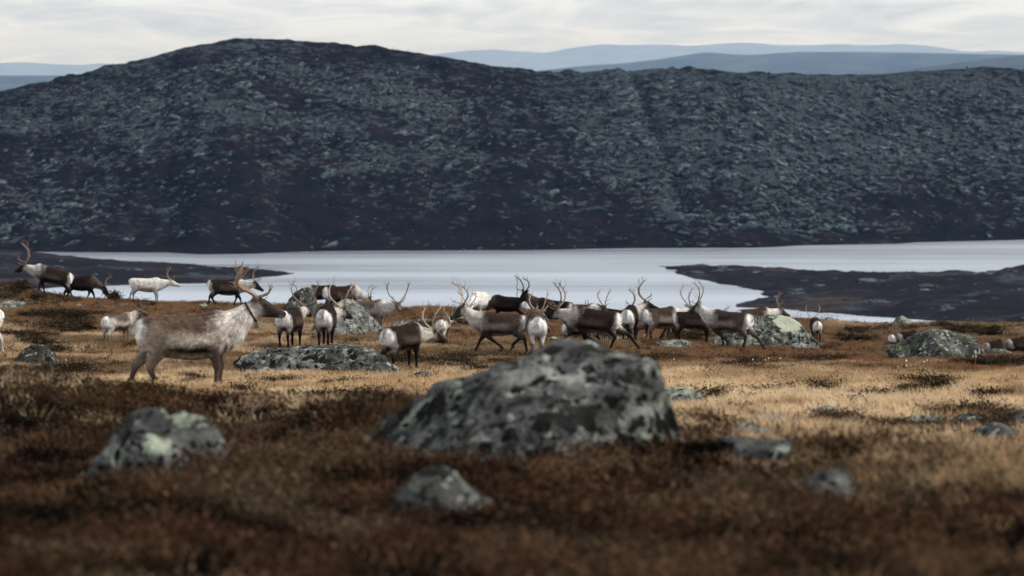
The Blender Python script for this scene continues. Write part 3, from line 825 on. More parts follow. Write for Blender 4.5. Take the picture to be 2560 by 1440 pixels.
def tube(vs, fs, path, radii, n=6):
    P = [Vector(p) for p in path]
    b = len(vs)
    for i, p in enumerate(P):
        t = (P[min(i + 1, len(P) - 1)] - P[max(i - 1, 0)])
        t, s, u = frame(t, Vector((0.31, 1, 0.17)) if abs(t.normalized().y) < .9 else Vector((1, 0, 0.1)))
        for k in range(n):
            a = 2 * math.pi * k / n
            vs.append(p + (s * math.cos(a) + u * math.sin(a)) * radii[i])
    for i in range(len(P) - 1):
        for k in range(n):
            a0, a1 = b + i * n + k, b + i * n + (k + 1) % n
            fs.append((a0, a1, a1 + n, a0 + n))
    fs.append(tuple(b + k for k in range(n))[::-1]); fs.append(tuple(b + (len(P) - 1) * n + k for k in range(n)))

def hoof_mesh():
    vs, fs = [], []
    for s in (-1, 1):
        b = len(vs); y0, y1 = s * .004, s * .044
        vs += [(-.045, y0, 0), (.065, y0 * 2.5, 0), (.065, y1 * .55, 0), (-.045, y1, 0), (-.03, y0, .06), (.03, y0, .055), (.03, y1 * .75, .055), (-.03, y1 * .85, .06), (.068, y0 * 2.5, .012), (.068, y1 * .55, .012)]
        q = [(0, 3, 2, 1), (4, 5, 6, 7), (0, 4, 7, 3), (0, 1, 8, 5, 4), (3, 7, 6, 9, 2), (5, 8, 9, 6), (1, 2, 9, 8)]
        if s < 0: q = [t[::-1] for t in q]
        fs += [tuple(b + i for i in t) for t in q]
    return mesh_np("hoof", vs, fs, HOOF, False)
HOOF_ME = hoof_mesh()
def _sphere(name, r, mat):
    bm = bmesh.new(); bmesh.ops.create_uvsphere(bm, u_segments=10, v_segments=8, radius=r)
    me = bpy.data.meshes.new(name); bm.to_mesh(me); bm.free(); me.materials.append(mat); me.shade_smooth(); return me
EYE_ME = _sphere("eye", .017, EYE)

DEER_N = 0
FL0, FR0 = ((.46, .33), (.475, 0)), ((.46, .33), (.475, 0))
HL0, HR0 = ((-.535, .345), (-.47, 0)), ((-.535, .345), (-.47, 0))

def reindeer(label, u, v=None, d=None, yaw=0, scale=1.0, pal='dark', neck=(25, 0), head=(-20, 0), legs=None, antler='lyre', asz=1.0,
             amat=None, voxel=0.026, hairs=3200, drop=0.0, group="reindeer of the herd on the moor", collar=False, strip=False, young=False, fade=None, aspread=1.0):
    """legs: dict fl/fr/hl/hr -> ((joint x,z),(hoof x,z)); neck and head: (pitch, yaw) in degrees, yaw to the animal's left is positive"""
    global DEER_N
    DEER_N += 1
    R_ = random.Random(100 + DEER_N)
    p = PAL[pal]
    if v is not None: wx, wd = on_ground(u, v)
    else: wd = d; wx = (u - 1280) / FPX * d
    wz = float(gz(wx, wd))
    root = bpy.data.objects.new("reindeer", None); COL.objects.link(root)
    root.location = (wx, wd, wz); root.rotation_euler = (0, 0, math.radians(yaw)); root.scale = (scale,) * 3
    root.empty_display_size = 0.3
    tag(root, label, "reindeer", group)
    cyw, syw = math.cos(math.radians(yaw)), math.sin(math.radians(yaw))
    def gdz(lx, ly):
        return (float(gz(wx + scale * (lx * cyw - ly * syw), wd + scale * (lx * syw + ly * cyw))) - wz) / scale
    slope = [gdz(.47, 0), gdz(-.47, 0)]
    def lean(x): return slope[1] + (slope[0] - slope[1]) * (x + .47) / .94
    sh = Shell()
    jit = [R_.uniform(-.015, .015) for _ in range(6)]
    # ---- trunk
    bl_, bw_, bx_ = R_.uniform(-.03, .02), R_.uniform(.92, 1.10), R_.uniform(-.015, .015)
    if collar: bl_, bw_, bx_ = -.01, 1.0, 0.0
    st = catmull([(x_, t_ + (bx_ if abs(x_) < .5 else 0), b_ + bl_ * (abs(x_) < .45), w_ * bw_) for (x_, t_, b_, w_) in TRUNK], 30); n = 26
    rings, cols = [], []
    for (x, top, bot, hw) in st:
        zc, hd = (top + bot) / 2, (top - bot) / 2
        rr, cc = [], []
        for k in range(n):
            a = 2 * math.pi * k / n
            ca, sa = math.cos(a), math.sin(a)
            y = hw * (abs(ca) ** .86) * (1 if ca > 0 else -1); z = zc + hd * sa
            y *= 1.0 + .06 * ss1(.2, -.5, sa)
            nz = (z - bot) / max(top - bot, 1e-6) if hd > .06 else (z - .45) / .6
            if abs(x) < .56: nz = (z - .44) / .60
            wob = .07 * mnoise.noise(Vector((x * 4 + DEER_N * 7, y * 4, z * 4))) + .05 * mnoise.noise(Vector((x * 11 + DEER_N * 3, y * 11, z * 11)))
            nz += wob
            c = p['flank']
            c = cmix(c, p['back'], ss1(.46, .70, nz + .10 * ss1(-.15, -.5, x) - .05 * ss1(.2, .5, x)))
            c = cmix(c, p['thigh'], .9 * ss1(-.14, -.36, x + .5 * wob) * (1 - ss1(.6, .9, nz)) * (1 - .6 * ss1(-.50, -.58, x)))
            c = cmix(c, p['leg'], .75 * ss1(.30, .44, x) * (1 - ss1(.60, .74, x)) * (1 - ss1(.20, .36, nz)))
            c = cmix(c, p['stripe'], ss1(.08, .15, nz) * (1 - ss1(.26, .38, nz)) * ss1(-.36, -.16, x) * (1 - ss1(.46, .60, x)))
            c = cmix(c, p['belly'], (1 - ss1(.02, .09, nz)))
            c = cmix(c, p['neck'], ss1(.42, .58, x + wob) * ss1(.22, .45, nz))
            c = cmix(c, p['rump'], ss1(-.55, -.615, x + wob * .6) * (1 - .75 * ss1(.10, .02, abs(y)) * ss1(.75, .95, nz)))
            rr.append((x, y, z - drop + lean(x))); cc.append(c)
        rings.append(rr); cols.append(cc)
    sh.ring_loft(rings, cols)
    # ---- tail
    rr, cc = [], []
    for (x, z, r) in catmull([(-.60, .95, .03), (-.66, .93, .045), (-.69, .86, .045), (-.69, .79, .03), (-.685, .76, .01)], 7):
        ring, col = [], []
        for k in range(8):
            a = 2 * math.pi * k / 8
            ring.append((x + r * .7 * math.cos(a), r * math.sin(a), z - drop + lean(-.66)))
            col.append(cmix(p['rump'], p['thigh'], .75 if (math.cos(a) < -.2 and r < .05) else .1) if pal not in ('white',) else p['rump'])
        rr.append(ring); cc.append(col)
    sh.ring_loft(rr, cc)
    # ---- legs
    lg = dict(fl=FL0, fr=FR0, hl=HL0, hr=HR0)
    if legs: lg.update(legs)
    hooves = []
    for key, (jt, hf) in lg.items():
        front = key[0] == 'f'; side = 1 if key[1] == 'l' else -1
        jx, jz = jt; hx, hz = hf
        yb, yt = (.125, .105) if front else (.135, .115)
        g0 = gdz(hx, side * yt) - .012
        lz = lean(.46 if front else -.46) - drop
        hzz = hz + g0
        hq = hx - (.02 if hz < .02 else -.03)       # fetlock over or behind the hoof
        if front:
            pts = [(.45, .84 + lz, .12, .06, yb), (.44, .68 + lz, .125, .075, yb), (.425, .55 + lz, .088, .06, yb), ((.43 + jx) / 2, (.53 + lz + jz + g0) / 2, .062, .047, yt + .01),
                   (jx, jz + g0, .046, .043, yt), (jx * .78 + hq * .22, (jz + g0) * .78 + (hzz + .09) * .22, .036, .034, yt), (jx * .4 + hq * .6, (jz + g0) * .4 + (hzz + .09) * .6, .031, .030, yt), (hq, hzz + .09, .040, .037, yt), (hx - .005, hzz + .045, .038, .036, yt), (hx, hzz + .02, .030, .03, yt)]
        else:
            sx = -.40 + .35 * (jx + .535); 
            pts = [(-.46, .90 + lz, .15, .06, yb), (-.45, .78 + lz, .19, .10, yb), (-.43 + .1 * (jx + .535), .66 + lz, .175, .10, yb), (sx, .56 + lz, .135, .085, yb), ((sx + jx) / 2 - .01, (.54 + lz + jz + g0) / 2, .078, .055, yt + .01),
                   (jx, jz + g0, .052, .044, yt), (jx * .8 + hq * .2, (jz + g0) * .8 + (hzz + .09) * .2, .040, .036, yt), (jx * .4 + hq * .6, (jz + g0) * .4 + (hzz + .09) * .6, .033, .031, yt), (hq, hzz + .09, .041, .038, yt), (hx - .005, hzz + .045, .038, .036, yt), (hx, hzz + .02, .03, .03, yt)]
        rs = catmull(pts, 24); m = len(rs)
        rr, cc = [], []
        for i, (x, z, rx, ry, y) in enumerate(rs):
            i0, i1 = max(i - 1, 0), min(i + 1, m - 1)
            t = Vector((rs[i1][0] - rs[i0][0], 0, rs[i1][1] - rs[i0][1])).normalized()
            fw = Vector((-t.z, 0, t.x))
            ring, col = [], []
            for k in range(12):
                a = 2 * math.pi * k / 12
                q = Vector((x, side * y, z)) + fw * (max(rx, .02) * 1.12 * math.cos(a)) + Vector((0, max(ry, .02) * 1.10 * math.sin(a), 0))
                ring.append(tuple(q))
                tt = i / (m - 1)
                if front: c = cmix(cmix(p['flank'], p['leg'], .35), p['leg'], ss1(.10, .26, tt))
                else:
                    c = cmix(p['thigh'], p['leg'], ss1(.42, .60, tt))
                    back_side = -math.cos(a)
                    c = cmix(c, p['rump'], ss1(.25, .75, back_side) * (1 - ss1(.22, .46, tt)))
                    inner = -side * math.sin(a)
                    c = cmix(c, p['belly'], .6 * ss1(.4, .9, inner) * (1 - ss1(.3, .5, tt)))
                c = cmix(c, p['belly'], .55 * ss1(.86, .90, tt) * (1 - ss1(.93, .97, tt)))
                col.append(c)
            rr.append(ring); cc.append(col)
        sh.ring_loft(rr, cc)
        hooves.append((hx, side * yt, hzz, math.radians(0 if hz < .02 else 35)))
    # ---- neck and head
    np_, ny = math.radians(neck[0]), math.radians(neck[1])
    l0 = lean(.45) - drop
    base = Vector((.50, 0, .86 + l0))
    nd = Vector((math.cos(np_) * math.cos(ny), math.cos(np_) * math.sin(ny), math.sin(np_)))
    poll = base + nd * (.62 if not young else .52)
    P0, P1 = Vector((.36, 0, .82 + l0)), Vector((.60, 0, .87 + l0))
    secs = catmull([(0, .20, .26, .185), (.3, .21, .30, .185), (.55, .17, .27, .155), (.75, .13, .20, .12), (.92, .105, .14, .095), (1.0, .095, .11, .085)], 16)
    low = ss1(10, -40, neck[0])
    rr, cc = [], []
    for (t, up_, dn, w) in secs:
        c0 = P0 * (1 - t) ** 2 + P1 * (2 * t * (1 - t)) + poll * t * t
        tan = (P1 - P0) * (2 * (1 - t)) + (poll - P1) * (2 * t)
        tg, sd_, up = frame(tan, Vector((0, 1, 0)) if abs(ny) < 1.2 else Vector((-math.sin(ny), math.cos(ny), 0)))
        ring, col = [], []
        dn2 = dn * (1 - .22 * low * (t > .3))
        for k in range(20):
            a = 2 * math.pi * k / 20
            ca, sa = math.cos(a), math.sin(a)
            q = c0 + sd_ * (w * ca) + up * ((up_ if sa > 0 else dn2) * sa)
            ring.append(tuple(q))
            c = cmix(p['neck'], cmix(p['neck'], p['back'], .45), .5 * ss1(.45, .95, sa) * (1 - t))
            c = cmix(c, cmix(p['neck'], p['rump'], .5), ss1(-.35, -.85, sa))
            c = cmix(c, p['head'], .65 * ss1(.82, 1.0, t) * ss1(-.4, .3, sa))
            col.append(c)
        rr.append(ring); cc.append(col)
    sh.ring_loft(rr, cc)
    hp, hy = math.radians(head[0]), math.radians(neck[1] + head[1])
    hd_ = Vector((math.cos(hp) * math.cos(hy), math.cos(hp) * math.sin(hy), math.sin(hp)))
    hs = Vector((-math.sin(hy), math.cos(hy), 0))
    hu = hd_.cross(hs)
    hsz = .92 if young else 1.0
    HS = catmull([(-.10, .05, .06, .05), (-.05, .092, .12, .088), (.02, .102, .145, .100), (.10, .092, .158, .098), (.18, .070, .135, .080), (.26, .056, .102, .062), (.33, .052, .082, .057), (.385, .048, .070, .056), (.425, .028, .042, .040)], 22)
    rr, cc = [], []
    for (s_, up_, dn, w) in HS:
        c0 = poll + hd_ * (s_ * hsz)
        ring, col = [], []
        for k in range(16):
            a = 2 * math.pi * k / 16
            ca, sa = math.cos(a), math.sin(a)
            q = c0 + hs * (w * hsz * ca) + hu * ((up_ if sa > 0 else dn) * hsz * sa)
            ring.append(tuple(q))
            c = p['head']
            c = cmix(c, p['neck'], .75 * ss1(-.1, -.8, sa) * (1 - ss1(.02, .20, s_)))
            c = cmix(c, p['neck'], .45 * ss1(.33, .36, s_) * ss1(-.2, -.7, sa))
            c = cmix(c, tuple(k_ * .25 for k_ in p['head']), .9 * ss1(.37, .40, s_) * ss1(-.5, .2, sa))
            col.append(c)
        rr.append(ring); cc.append(col)
    sh.ring_loft(rr, cc)
    # ---- one continuous skin
    me0 = bpy.data.meshes.new("raw"); me0.from_pydata([tuple(q) for q in sh.v], [], sh.f); me0.update()
    tmp = bpy.data.objects.new("raw", me0); COL.objects.link(tmp)
    md = tmp.modifiers.new("r", 'REMESH'); md.mode = 'VOXEL'; md.voxel_size = voxel
    ms = tmp.modifiers.new("s", 'SMOOTH'); ms.factor = .5; ms.iterations = 4 if voxel > .02 else 7
    dg = bpy.context.evaluated_depsgraph_get()
    body_me = bpy.data.meshes.new_from_object(tmp.evaluated_get(dg))
    bpy.data.objects.remove(tmp); bpy.data.meshes.remove(me0)
    body_me.name = "body"
    nv = len(body_me.vertices)
    co = np.empty(nv * 3, np.float32); body_me.vertices.foreach_get("co", co); co = co.reshape(-1, 3)
    kd = kdtree.KDTree(len(sh.v))
    for i, q in enumerate(sh.v): kd.insert(q, i)
    kd.balance()
    cols_ = np.empty((nv, 4), np.float32); cols_[:, 3] = 1
    sc = np.array(sh.c, np.float32)
    for i in range(nv):
        hit = kd.find_n(co[i], 4)
        w = np.array([1 / (h[2] + .008) for h in hit]); w /= w.sum()
        cols_[i, :3] = (sc[[h[1] for h in hit]] * w[:, None]).sum(0)
    ca_ = body_me.color_attributes.new("Col", 'FLOAT_COLOR', 'POINT'); ca_.data.foreach_set("color", cols_.ravel())
    body_me.materials.clear(); body_me.materials.append(FUR); body_me.shade_smooth()
    body = link("body", body_me, root)
    # ---- guard hairs lying along the coat
    if hairs:
        nr = np.empty(nv * 3, np.float32); body_me.vertices.foreach_get("normal", nr); nr = nr.reshape(-1, 3)
        hr = np.random.default_rng(DEER_N)
        idx = hr.integers(0, nv, hairs * 2)
        legz = co[idx, 2] - lean(0)
        idx = idx[(legz > .42 - drop) & (((co[idx] - np.array(poll)) @ np.array(hd_)) < .02)][:hairs]
        P_, N_ = co[idx] + hr.normal(0, voxel * .4, (len(idx), 3)), nr[idx]
        mane = np.clip((P_[:, 0] - .45) / .3, 0, 1) * (P_[:, 2] < poll.z - .12)
        flow = np.stack([-.8 + .5 * mane, 0 * mane, -.45 - .5 * mane], 1) + hr.normal(0, .18, (len(idx), 3))
        flow -= N_ * (flow * N_).sum(1)[:, None]
        flow /= np.linalg.norm(flow, axis=1)[:, None] + 1e-6
        near_head = np.linalg.norm(P_ - np.array(poll), axis=1) < .40
        ln = (hr.uniform(.022, .055, len(idx)) * (1 + 2.2 * mane) * (1 + .8 * np.clip(fbm(P_[:, 0] * 22 + P_[:, 1] * 9, P_[:, 2] * 16, 5, 2), -.4, .5)) * np.where(near_head, .45, 1.0))[:, None]
        dirv = flow * .92 + N_ * .30
        sdv = np.cross(dirv, N_); sdv /= np.linalg.norm(sdv, axis=1)[:, None] + 1e-6
        wd_ = .0022 if voxel < .02 else .005
        Vh = np.stack([P_ - N_ * .004 - sdv * wd_, P_ - N_ * .004 + sdv * wd_, P_ + dirv * ln], 1).reshape(-1, 3)
        fh = fast_mesh("coat", Vh, np.arange(len(Vh)).reshape(-1, 3), FUR, False)
        hc = np.ones((len(idx), 3, 4), np.float32)
        hc[:, :, :3] = (cols_[idx, :3] * (hr.uniform(.65, 1.3, len(idx)) * (1 + 1.1 * np.clip(fbm(P_[:, 0] * 22 + P_[:, 1] * 9, P_[:, 2] * 16, 5, 2), -.45, .45)))[:, None])[:, None, :]
        a_ = fh.color_attributes.new("Col", 'FLOAT_COLOR', 'POINT'); a_.data.foreach_set("color", hc.ravel())
        link("coat", fh, root)
    # ---- hooves, eyes, ears, antlers
    for (x, y, z, pitch) in hooves:
        o = link("hoof", HOOF_ME, root, (x + .01, y, z)); o.rotation_euler = (0, pitch, 0)
    for s in (-1, 1):
        o = link("eye", EYE_ME, root, poll + hd_ * (.115 * hsz) + hs * (s * .088 * hsz) + hu * (.036 * hsz)); o.scale = (1, 1, 1)
        # ear: a cupped leaf
        e0 = poll + hs * (s * .075) + hu * .045 - hd_ * .02
        ed = (hs * (s * .75) - hd_ * .45 + hu * .25).normalized(); ew = hu * .8 + hd_ * .3
        vs, fs = [], []
        pth = [(0, .020), (.055, .042), (.11, .044), (.155, .028), (.19, .005)]
        for (l, w) in pth:
            cpt = e0 + ed * l
            th = ed.cross(ew).normalized() * (.010 if l < .16 else .002)
            for k in range(6):
                a = 2 * math.pi * k / 6
                vs.append(tuple(cpt + ew * (w * math.cos(a)) + th * (math.sin(a) - .8 * math.cos(a) ** 2)))
        for i in range(len(pth) - 1):
            for k in range(6): fs.append((i * 6 + k, i * 6 + (k + 1) % 6, (i + 1) * 6 + (k + 1) % 6, (i + 1) * 6 + k))
        em = mesh_np("ear", vs, fs, FUR)
        ecol = cmix(p['head'], p['neck'], .25)
        a_ = em.color_attributes.new("Col", 'FLOAT_COLOR', 'POINT'); a_.data.foreach_set("color", np.tile(np.array((*ecol, 1), np.float32), len(vs)))
        link("ear", em, root)
    if antler:
        A = ANT[antler]
        pit = hp + math.radians(20)
        for s in (-1, 1):
            vs, fs = [], []
            Rz = Matrix.Rotation(hy, 3, 'Z') @ Matrix.Rotation(-pit, 3, 'Y')
            j1, j2 = R_.uniform(.9, 1.1), R_.uniform(.92, 1.08)
            b0 = poll + hu * .07 - hd_ * .01
            T = lambda q: b0 + Rz @ Vector((q[0] * asz * j1, s * (.045 + (q[1] - .045) * aspread * asz) , q[2] * asz * j2))
            bp = catmull([(*a_, r_) for a_, r_ in zip(A['beam'], A['r'])], 14)
            tube(vs, fs, [T(q[:3]) for q in bp], [max(q[3], .004) * (.8 + .2 * asz) for q in bp])
            for tp, r_ in A['tines']:
                tq = catmull([tuple(np.array(q) + np.array([R_.uniform(-.012, .012) for _ in range(3)]) * (i > 0)) for i, q in enumerate(tp)], 6)
                tube(vs, fs, [T(q) for q in tq], [r_ * (1 - .75 * i / 5) for i in range(6)], 5)
            link("antler", mesh_np("antler", vs, fs, amat or ANTLER), root)
            if strip and s == strip:
                tip = T(A['beam'][-2])
                vs, fs = [], []
                tube(vs, fs, [tip + Vector((.01 * math.sin(i * 2.1), .012 * math.cos(i * 1.7), -.075 * i)) for i in range(9)], [.008, .012, .009, .012, .010, .012, .010, .013, .006], 5)
                o = link("hanging_velvet", mesh_np("hanging_velvet", vs, fs, ANTLER_DARK), root)
                o["label"] = "dark strip of shed velvet hanging from the antler"
    if collar:
        t = .86
        c0 = P0 * (1 - t) ** 2 + P1 * (2 * t * (1 - t)) + poll * t * t
        tan = (P1 - P0) * (2 * (1 - t)) + (poll - P1) * (2 * t)
        tan = (tan.normalized() + Vector((.25, 0, .0))).normalized()
        tg, sd_, up = frame(tan, Vector((0, 1, 0)))
        vs, fs = [], []; n = 28
        for w_ in (-.016, .016):
            for k in range(n):
                a = 2 * math.pi * k / n
                q = c0 + sd_ * (.118 * math.cos(a)) + up * ((.128 if math.sin(a) > 0 else .192) * math.sin(a)) + tg * w_
                vs.append(tuple(q))
        for w_ in (.016, -.016):
            for k in range(n):
                a = 2 * math.pi * k / n
                vs.append(tuple(c0 + sd_ * (.108 * math.cos(a)) + up * ((.118 if math.sin(a) > 0 else .182) * math.sin(a)) + tg * w_))
        for r_ in range(4):
            for k in range(n): fs.append((r_ * n + k, r_ * n + (k + 1) % n, ((r_ + 1) % 4) * n + (k + 1) % n, ((r_ + 1) % 4) * n + k))
        co_ = link("collar", mesh_np("collar", vs, fs, LEATHER), root); co_["label"] = "black leather collar with a bell"
        bot = c0 - up * .198
        vs, fs = [], []
        prof = [(.0, .012), (-.012, .020), (-.045, .026), (-.085, .036), (-.088, .031), (-.05, .018)]
        for (z, r_) in prof:
            for k in range(12):
                a = 2 * math.pi * k / 12
                vs.append((bot.x + r_ * 1.05 * math.cos(a), bot.y + r_ * .75 * math.sin(a), bot.z + z))
        for i in range(len(prof) - 1):
            for k in range(12): fs.append((i * 12 + k, i * 12 + (k + 1) % 12, (i + 1) * 12 + (k + 1) % 12, (i + 1) * 12 + k))
        be = link("bell", mesh_np("bell", vs, fs, BELL), co_); be["label"] = "small dull metal bell on the collar"
    return root

# ------------------------------------------------------------------ the herd, one animal after another
REST = dict(fl=((.60, .10), (.38, .0)), fr=((.60, .10), (.40, .0)), hl=((-.42, .12), (-.10, 0)), hr=((-.42, .12), (-.12, 0)))
WALK = dict(fl=((.56, .34), (.62, 0)), fr=((.40, .33), (.30, 0)), hl=((-.50, .345), (-.36, 0)), hr=((-.62, .345), (-.62, 0)))
WALK2 = dict(fr=((.56, .34), (.62, 0)), fl=((.40, .33), (.30, 0)), hr=((-.50, .345), (-.36, 0)), hl=((-.62, .345), (-.62, 0)))
BACKG = "reindeer along the crest by the lake"
MAIN = "reindeer in the middle of the moor"
FAR = "reindeer half hidden by the far right boulder"

HERO = reindeer("large grey brown reindeer with black collar and bell standing sideways in front", 459, d=55.3, yaw=4, scale=1.0, pal='hero', neck=(34, 0), head=(-23, 0), antler='hero', asz=1.06,
    legs=dict(fr=((.455, .33), (.455, 0)), fl=((.50, .33), (.505, 0)), hr=((-.47, .30), (-.365, 0)), hl=((-.68, .33), (-.735, 0))), voxel=.0125, hairs=30000, collar=True, aspread=.9, group=MAIN)

# left and along the crest
reindeer("dark reindeer with tall antlers facing left on the crest, leftmost one there", 136, 741, yaw=180, scale=.98, pal='dark', neck=(14, 0), head=(-30, 0), antler='lyre', asz=1.3, aspread=.5,
    legs=dict(fl=((.40, .33), (.36, 0)), fr=((.54, .34), (.60, 0)), hl=((-.58, .345), (-.66, 0)), hr=((-.50, .345), (-.44, 0))), group=BACKG)
reindeer("black reindeer with its head down grazing behind the leftmost crest reindeer", 198, d=147.5, yaw=-4, scale=.90, pal='black', neck=(-32, 0), head=(-58, 0), antler='slim', asz=1.0, legs=WALK, group=BACKG)
reindeer("white reindeer walking right along the crest before the lake", 362, d=143.6, yaw=2, scale=.84, pal='white', neck=(4, 0), head=(-22, 0), antler='lyre', asz=.95, aspread=.5, legs=dict(hr=((-.60, .345), (-.68, 0)), hl=((-.52, .345), (-.50, 0)), fr=((.46, .33), (.45, 0)), fl=((.50, .33), (.52, 0))), group=BACKG)
reindeer("brown reindeer with black face walking right behind the collared reindeer's antlers", 563, d=142.8, yaw=3, scale=.94, pal='dark', neck=(2, 0), head=(-40, 0), antler='lyre', asz=1.05, aspread=.5,
    legs=dict(fr=((.56, .34), (.62, 0)), fl=((.40, .33), (.34, 0)), hr=((-.52, .345), (-.36, 0)), hl=((-.60, .345), (-.64, 0))), group=BACKG)
reindeer("small pale reindeer seen from behind beside the collared reindeer's rump", 293, 862, yaw=48, scale=.74, pal='pale', neck=(34, -38), head=(-18, -14), antler='spike', asz=.85, amat=ANTLER_DARK, young=True, group=MAIN)
reindeer("white rump of a reindeer cut off by the left edge of the picture", -74, 893, yaw=174, scale=1.0, pal='white', neck=(20, 0), head=(-20, 0), antler='slim', legs=WALK, group=MAIN)

# around the middle boulders
reindeer("dark reindeer seen from behind under the collared reindeer's nose", 726, 870, yaw=74, scale=1.03, pal='dark', neck=(12, -4), head=(-30, 0), antler='lyre', asz=1.15, aspread=1.0, amat=ANTLER, group=MAIN)
reindeer("slender dark reindeer seen from behind before the pointed boulder, head to the right", 815, 867, yaw=86, scale=1.06, pal='dark', neck=(4, -30), head=(-30, -10), antler='lyre', asz=1.15, aspread=1.0, amat=ANTLER_PALE,
    legs=dict(hl=((-.55, .345), (-.52, 0)), fl=((.46, .33), (.40, 0))), group=MAIN)
reindeer("dark reindeer behind the boulders with its pale neck bent down to the left", 806, d=141.0, yaw=176, scale=.84, pal='dark', neck=(-22, 8), head=(-50, 0), antler='slim', asz=1.0, group=BACKG)
reindeer("brown reindeer with raised rump grazing above the pointed boulder", 852, d=139.0, yaw=24, scale=.98, pal='dark', neck=(-28, 0), head=(-55, 0), antler='slim', asz=.9, group=BACKG)
reindeer("pale reindeer with wide antlers looking at the camera behind the pointed boulder", 918, d=126.0, yaw=-14, scale=.96, pal='pale', neck=(8, -16), head=(-30, -48), antler='lyre', asz=1.05, aspread=1.05, group=BACKG)
reindeer("stocky dark reindeer with white heart shaped rump beside the flat boulder", 1004, 925, yaw=56, scale=.78, pal='dark', neck=(-6, -14), head=(-30, -16), antler='lyre', asz=1.05, aspread=1.05, amat=ANTLER_PALE, voxel=.022, hairs=5000,
    legs=dict(hl=((-.60, .345), (-.66, 0)), hr=((-.50, .345), (-.45, 0))), group=MAIN)
reindeer("pale reindeer seen from behind alone in the brown grass", 1108, 857, yaw=80, scale=.68, pal='pale', neck=(6, -10), head=(-20, -14), antler='slim', asz=1.0, amat=ANTLER_PALE, group=MAIN)

# the trotting group in the centre
reindeer("grey reindeer with white rump trotting left in front of the white one", 1254, 884, yaw=172, scale=.98, pal='mid', neck=(30, 4), head=(-42, 18), antler='lyre', asz=1.1, aspread=1.0, amat=ANTLER_PALE, voxel=.023, hairs=5000,
    legs=dict(fr=((.58, .36), (.72, 0)), fl=((.22, .36), (-.04, .10)), hr=((-.50, .42), (-.30, .13)), hl=((-.62, .38), (-.66, 0))), group=MAIN)
reindeer("white reindeer grazing towards the camera behind the trotting grey one", 1199, d=134.0, yaw=-104, scale=.98, pal='white', neck=(-24, -8), head=(-55, -6), antler='lyre', asz=.9, amat=ANTLER_PALE, group=BACKG)
reindeer("black brown reindeer without visible antlers grazing beside the white one", 1272, d=134.0, yaw=164, scale=.86, pal='black', neck=(-36, 0), head=(-62, 0), antler=None, legs=WALK2, group=BACKG)
reindeer("dark reindeer with a strip of velvet hanging from its antler", 1388, d=126.0, yaw=150, scale=1.02, pal='black', neck=(34, 14), head=(-46, 44), antler='lyre', asz=.88, aspread=.95, amat=ANTLER_DARK, strip=-1, legs=WALK, group=BACKG)
reindeer("white reindeer walking away with its whole rump turned to the camera", 1342, 888, yaw=92, scale=1.02, pal='pale', neck=(6, -12), head=(-25, -22), antler='lyre', asz=.80, aspread=.95, amat=ANTLER_PALE, voxel=.023, hairs=5000,
    legs=dict(hl=((-.55, .345), (-.50, 0)), hr=((-.46, .345), (-.30, 0))), group=MAIN)
reindeer("big dark reindeer with tall curved antlers trotting left above the large boulder", 1492, 873, yaw=166, scale=1.06, pal='dark', neck=(6, 2), head=(-24, 0), antler='lyre', asz=1.2, aspread=.95, amat=ANTLER, voxel=.022, hairs=6000,
    legs=dict(fr=((.40, .34), (.34, 0)), fl=((.26, .36), (-.06, .10)), hl=((-.52, .36), (-.38, 0)), hr=((-.86, .47), (-1.12, .0))), group=MAIN)
reindeer("small reindeer grazing under the belly of the big trotting one, head to the right", 1441, 862, yaw=12, scale=.62, pal='dark', neck=(-36, 0), head=(-60, 0), antler=None, young=True, group=MAIN)
reindeer("small pale reindeer grazing towards the camera between the trotting one's legs", 1510, 862, yaw=-72, scale=.60, pal='pale', neck=(-38, 6), head=(-62, 0), antler='slim', asz=.6, young=True, group=MAIN)
reindeer("reindeer facing the camera, only its head and back showing above the big trotting one", 1462, d=124.0, yaw=-58, scale=.96, pal='mid', neck=(14, 0), head=(-40, 0), antler='slim', asz=1.0, group=BACKG)
reindeer("dark brown reindeer seen from behind with its head raised to the right", 1574, d=121.0, yaw=80, scale=1.0, pal='dark', neck=(26, -44), head=(-22, -40), antler='lyre', asz=1.2, aspread=.75, group=BACKG)
reindeer("black reindeer with stubby dark antlers behind the big trotting one", 1524, d=125.0, yaw=205, scale=.88, pal='black', neck=(0, 30), head=(-35, 20), antler='spike', asz=1.3, aspread=5.0, amat=ANTLER_DARK, group=BACKG)
reindeer("brown reindeer half hidden behind the running brown one", 1648, d=124.0, yaw=138, scale=.92, pal='mid', neck=(16, 20), head=(-30, 20), antler='lyre', asz=1.0, aspread=.5, group=BACKG)
reindeer("brown reindeer running away to the right with white rump and lifted hind legs", 1650, 855, yaw=38, scale=1.02, pal='mid', neck=(14, -10), head=(-24, 4), antler='slim', asz=1.2, amat=ANTLER, voxel=.023, hairs=5000,
    legs=dict(hl=((-.78, .40), (-.90, .03)), hr=((-.46, .35), (-.42, 0)), fl=((.30, .36), (.10, .06)), fr=((.52, .34), (.55, 0))), group=MAIN)
reindeer("black bellied reindeer walking right with lowered head between two running ones", 1733, 856, yaw=-10, scale=.90, pal='dark', neck=(-12, 0), head=(-40, 0), antler='slim', asz=1.0, amat=ANTLER_PALE, group=MAIN)
reindeer("brown reindeer running left in front of the dome shaped boulder", 1827, 867, yaw=152, scale=1.0, pal='mid', neck=(32, 4), head=(-34, 4), antler='slim', asz=1.3, aspread=.8, amat=ANTLER, voxel=.023, hairs=5000,
    legs=dict(fl=((.30, .36), (.02, .08)), fr=((.34, .34), (.30, 0)), hl=((-.52, .36), (-.44, 0)), hr=((-.76, .42), (-.98, .0))), group=MAIN)
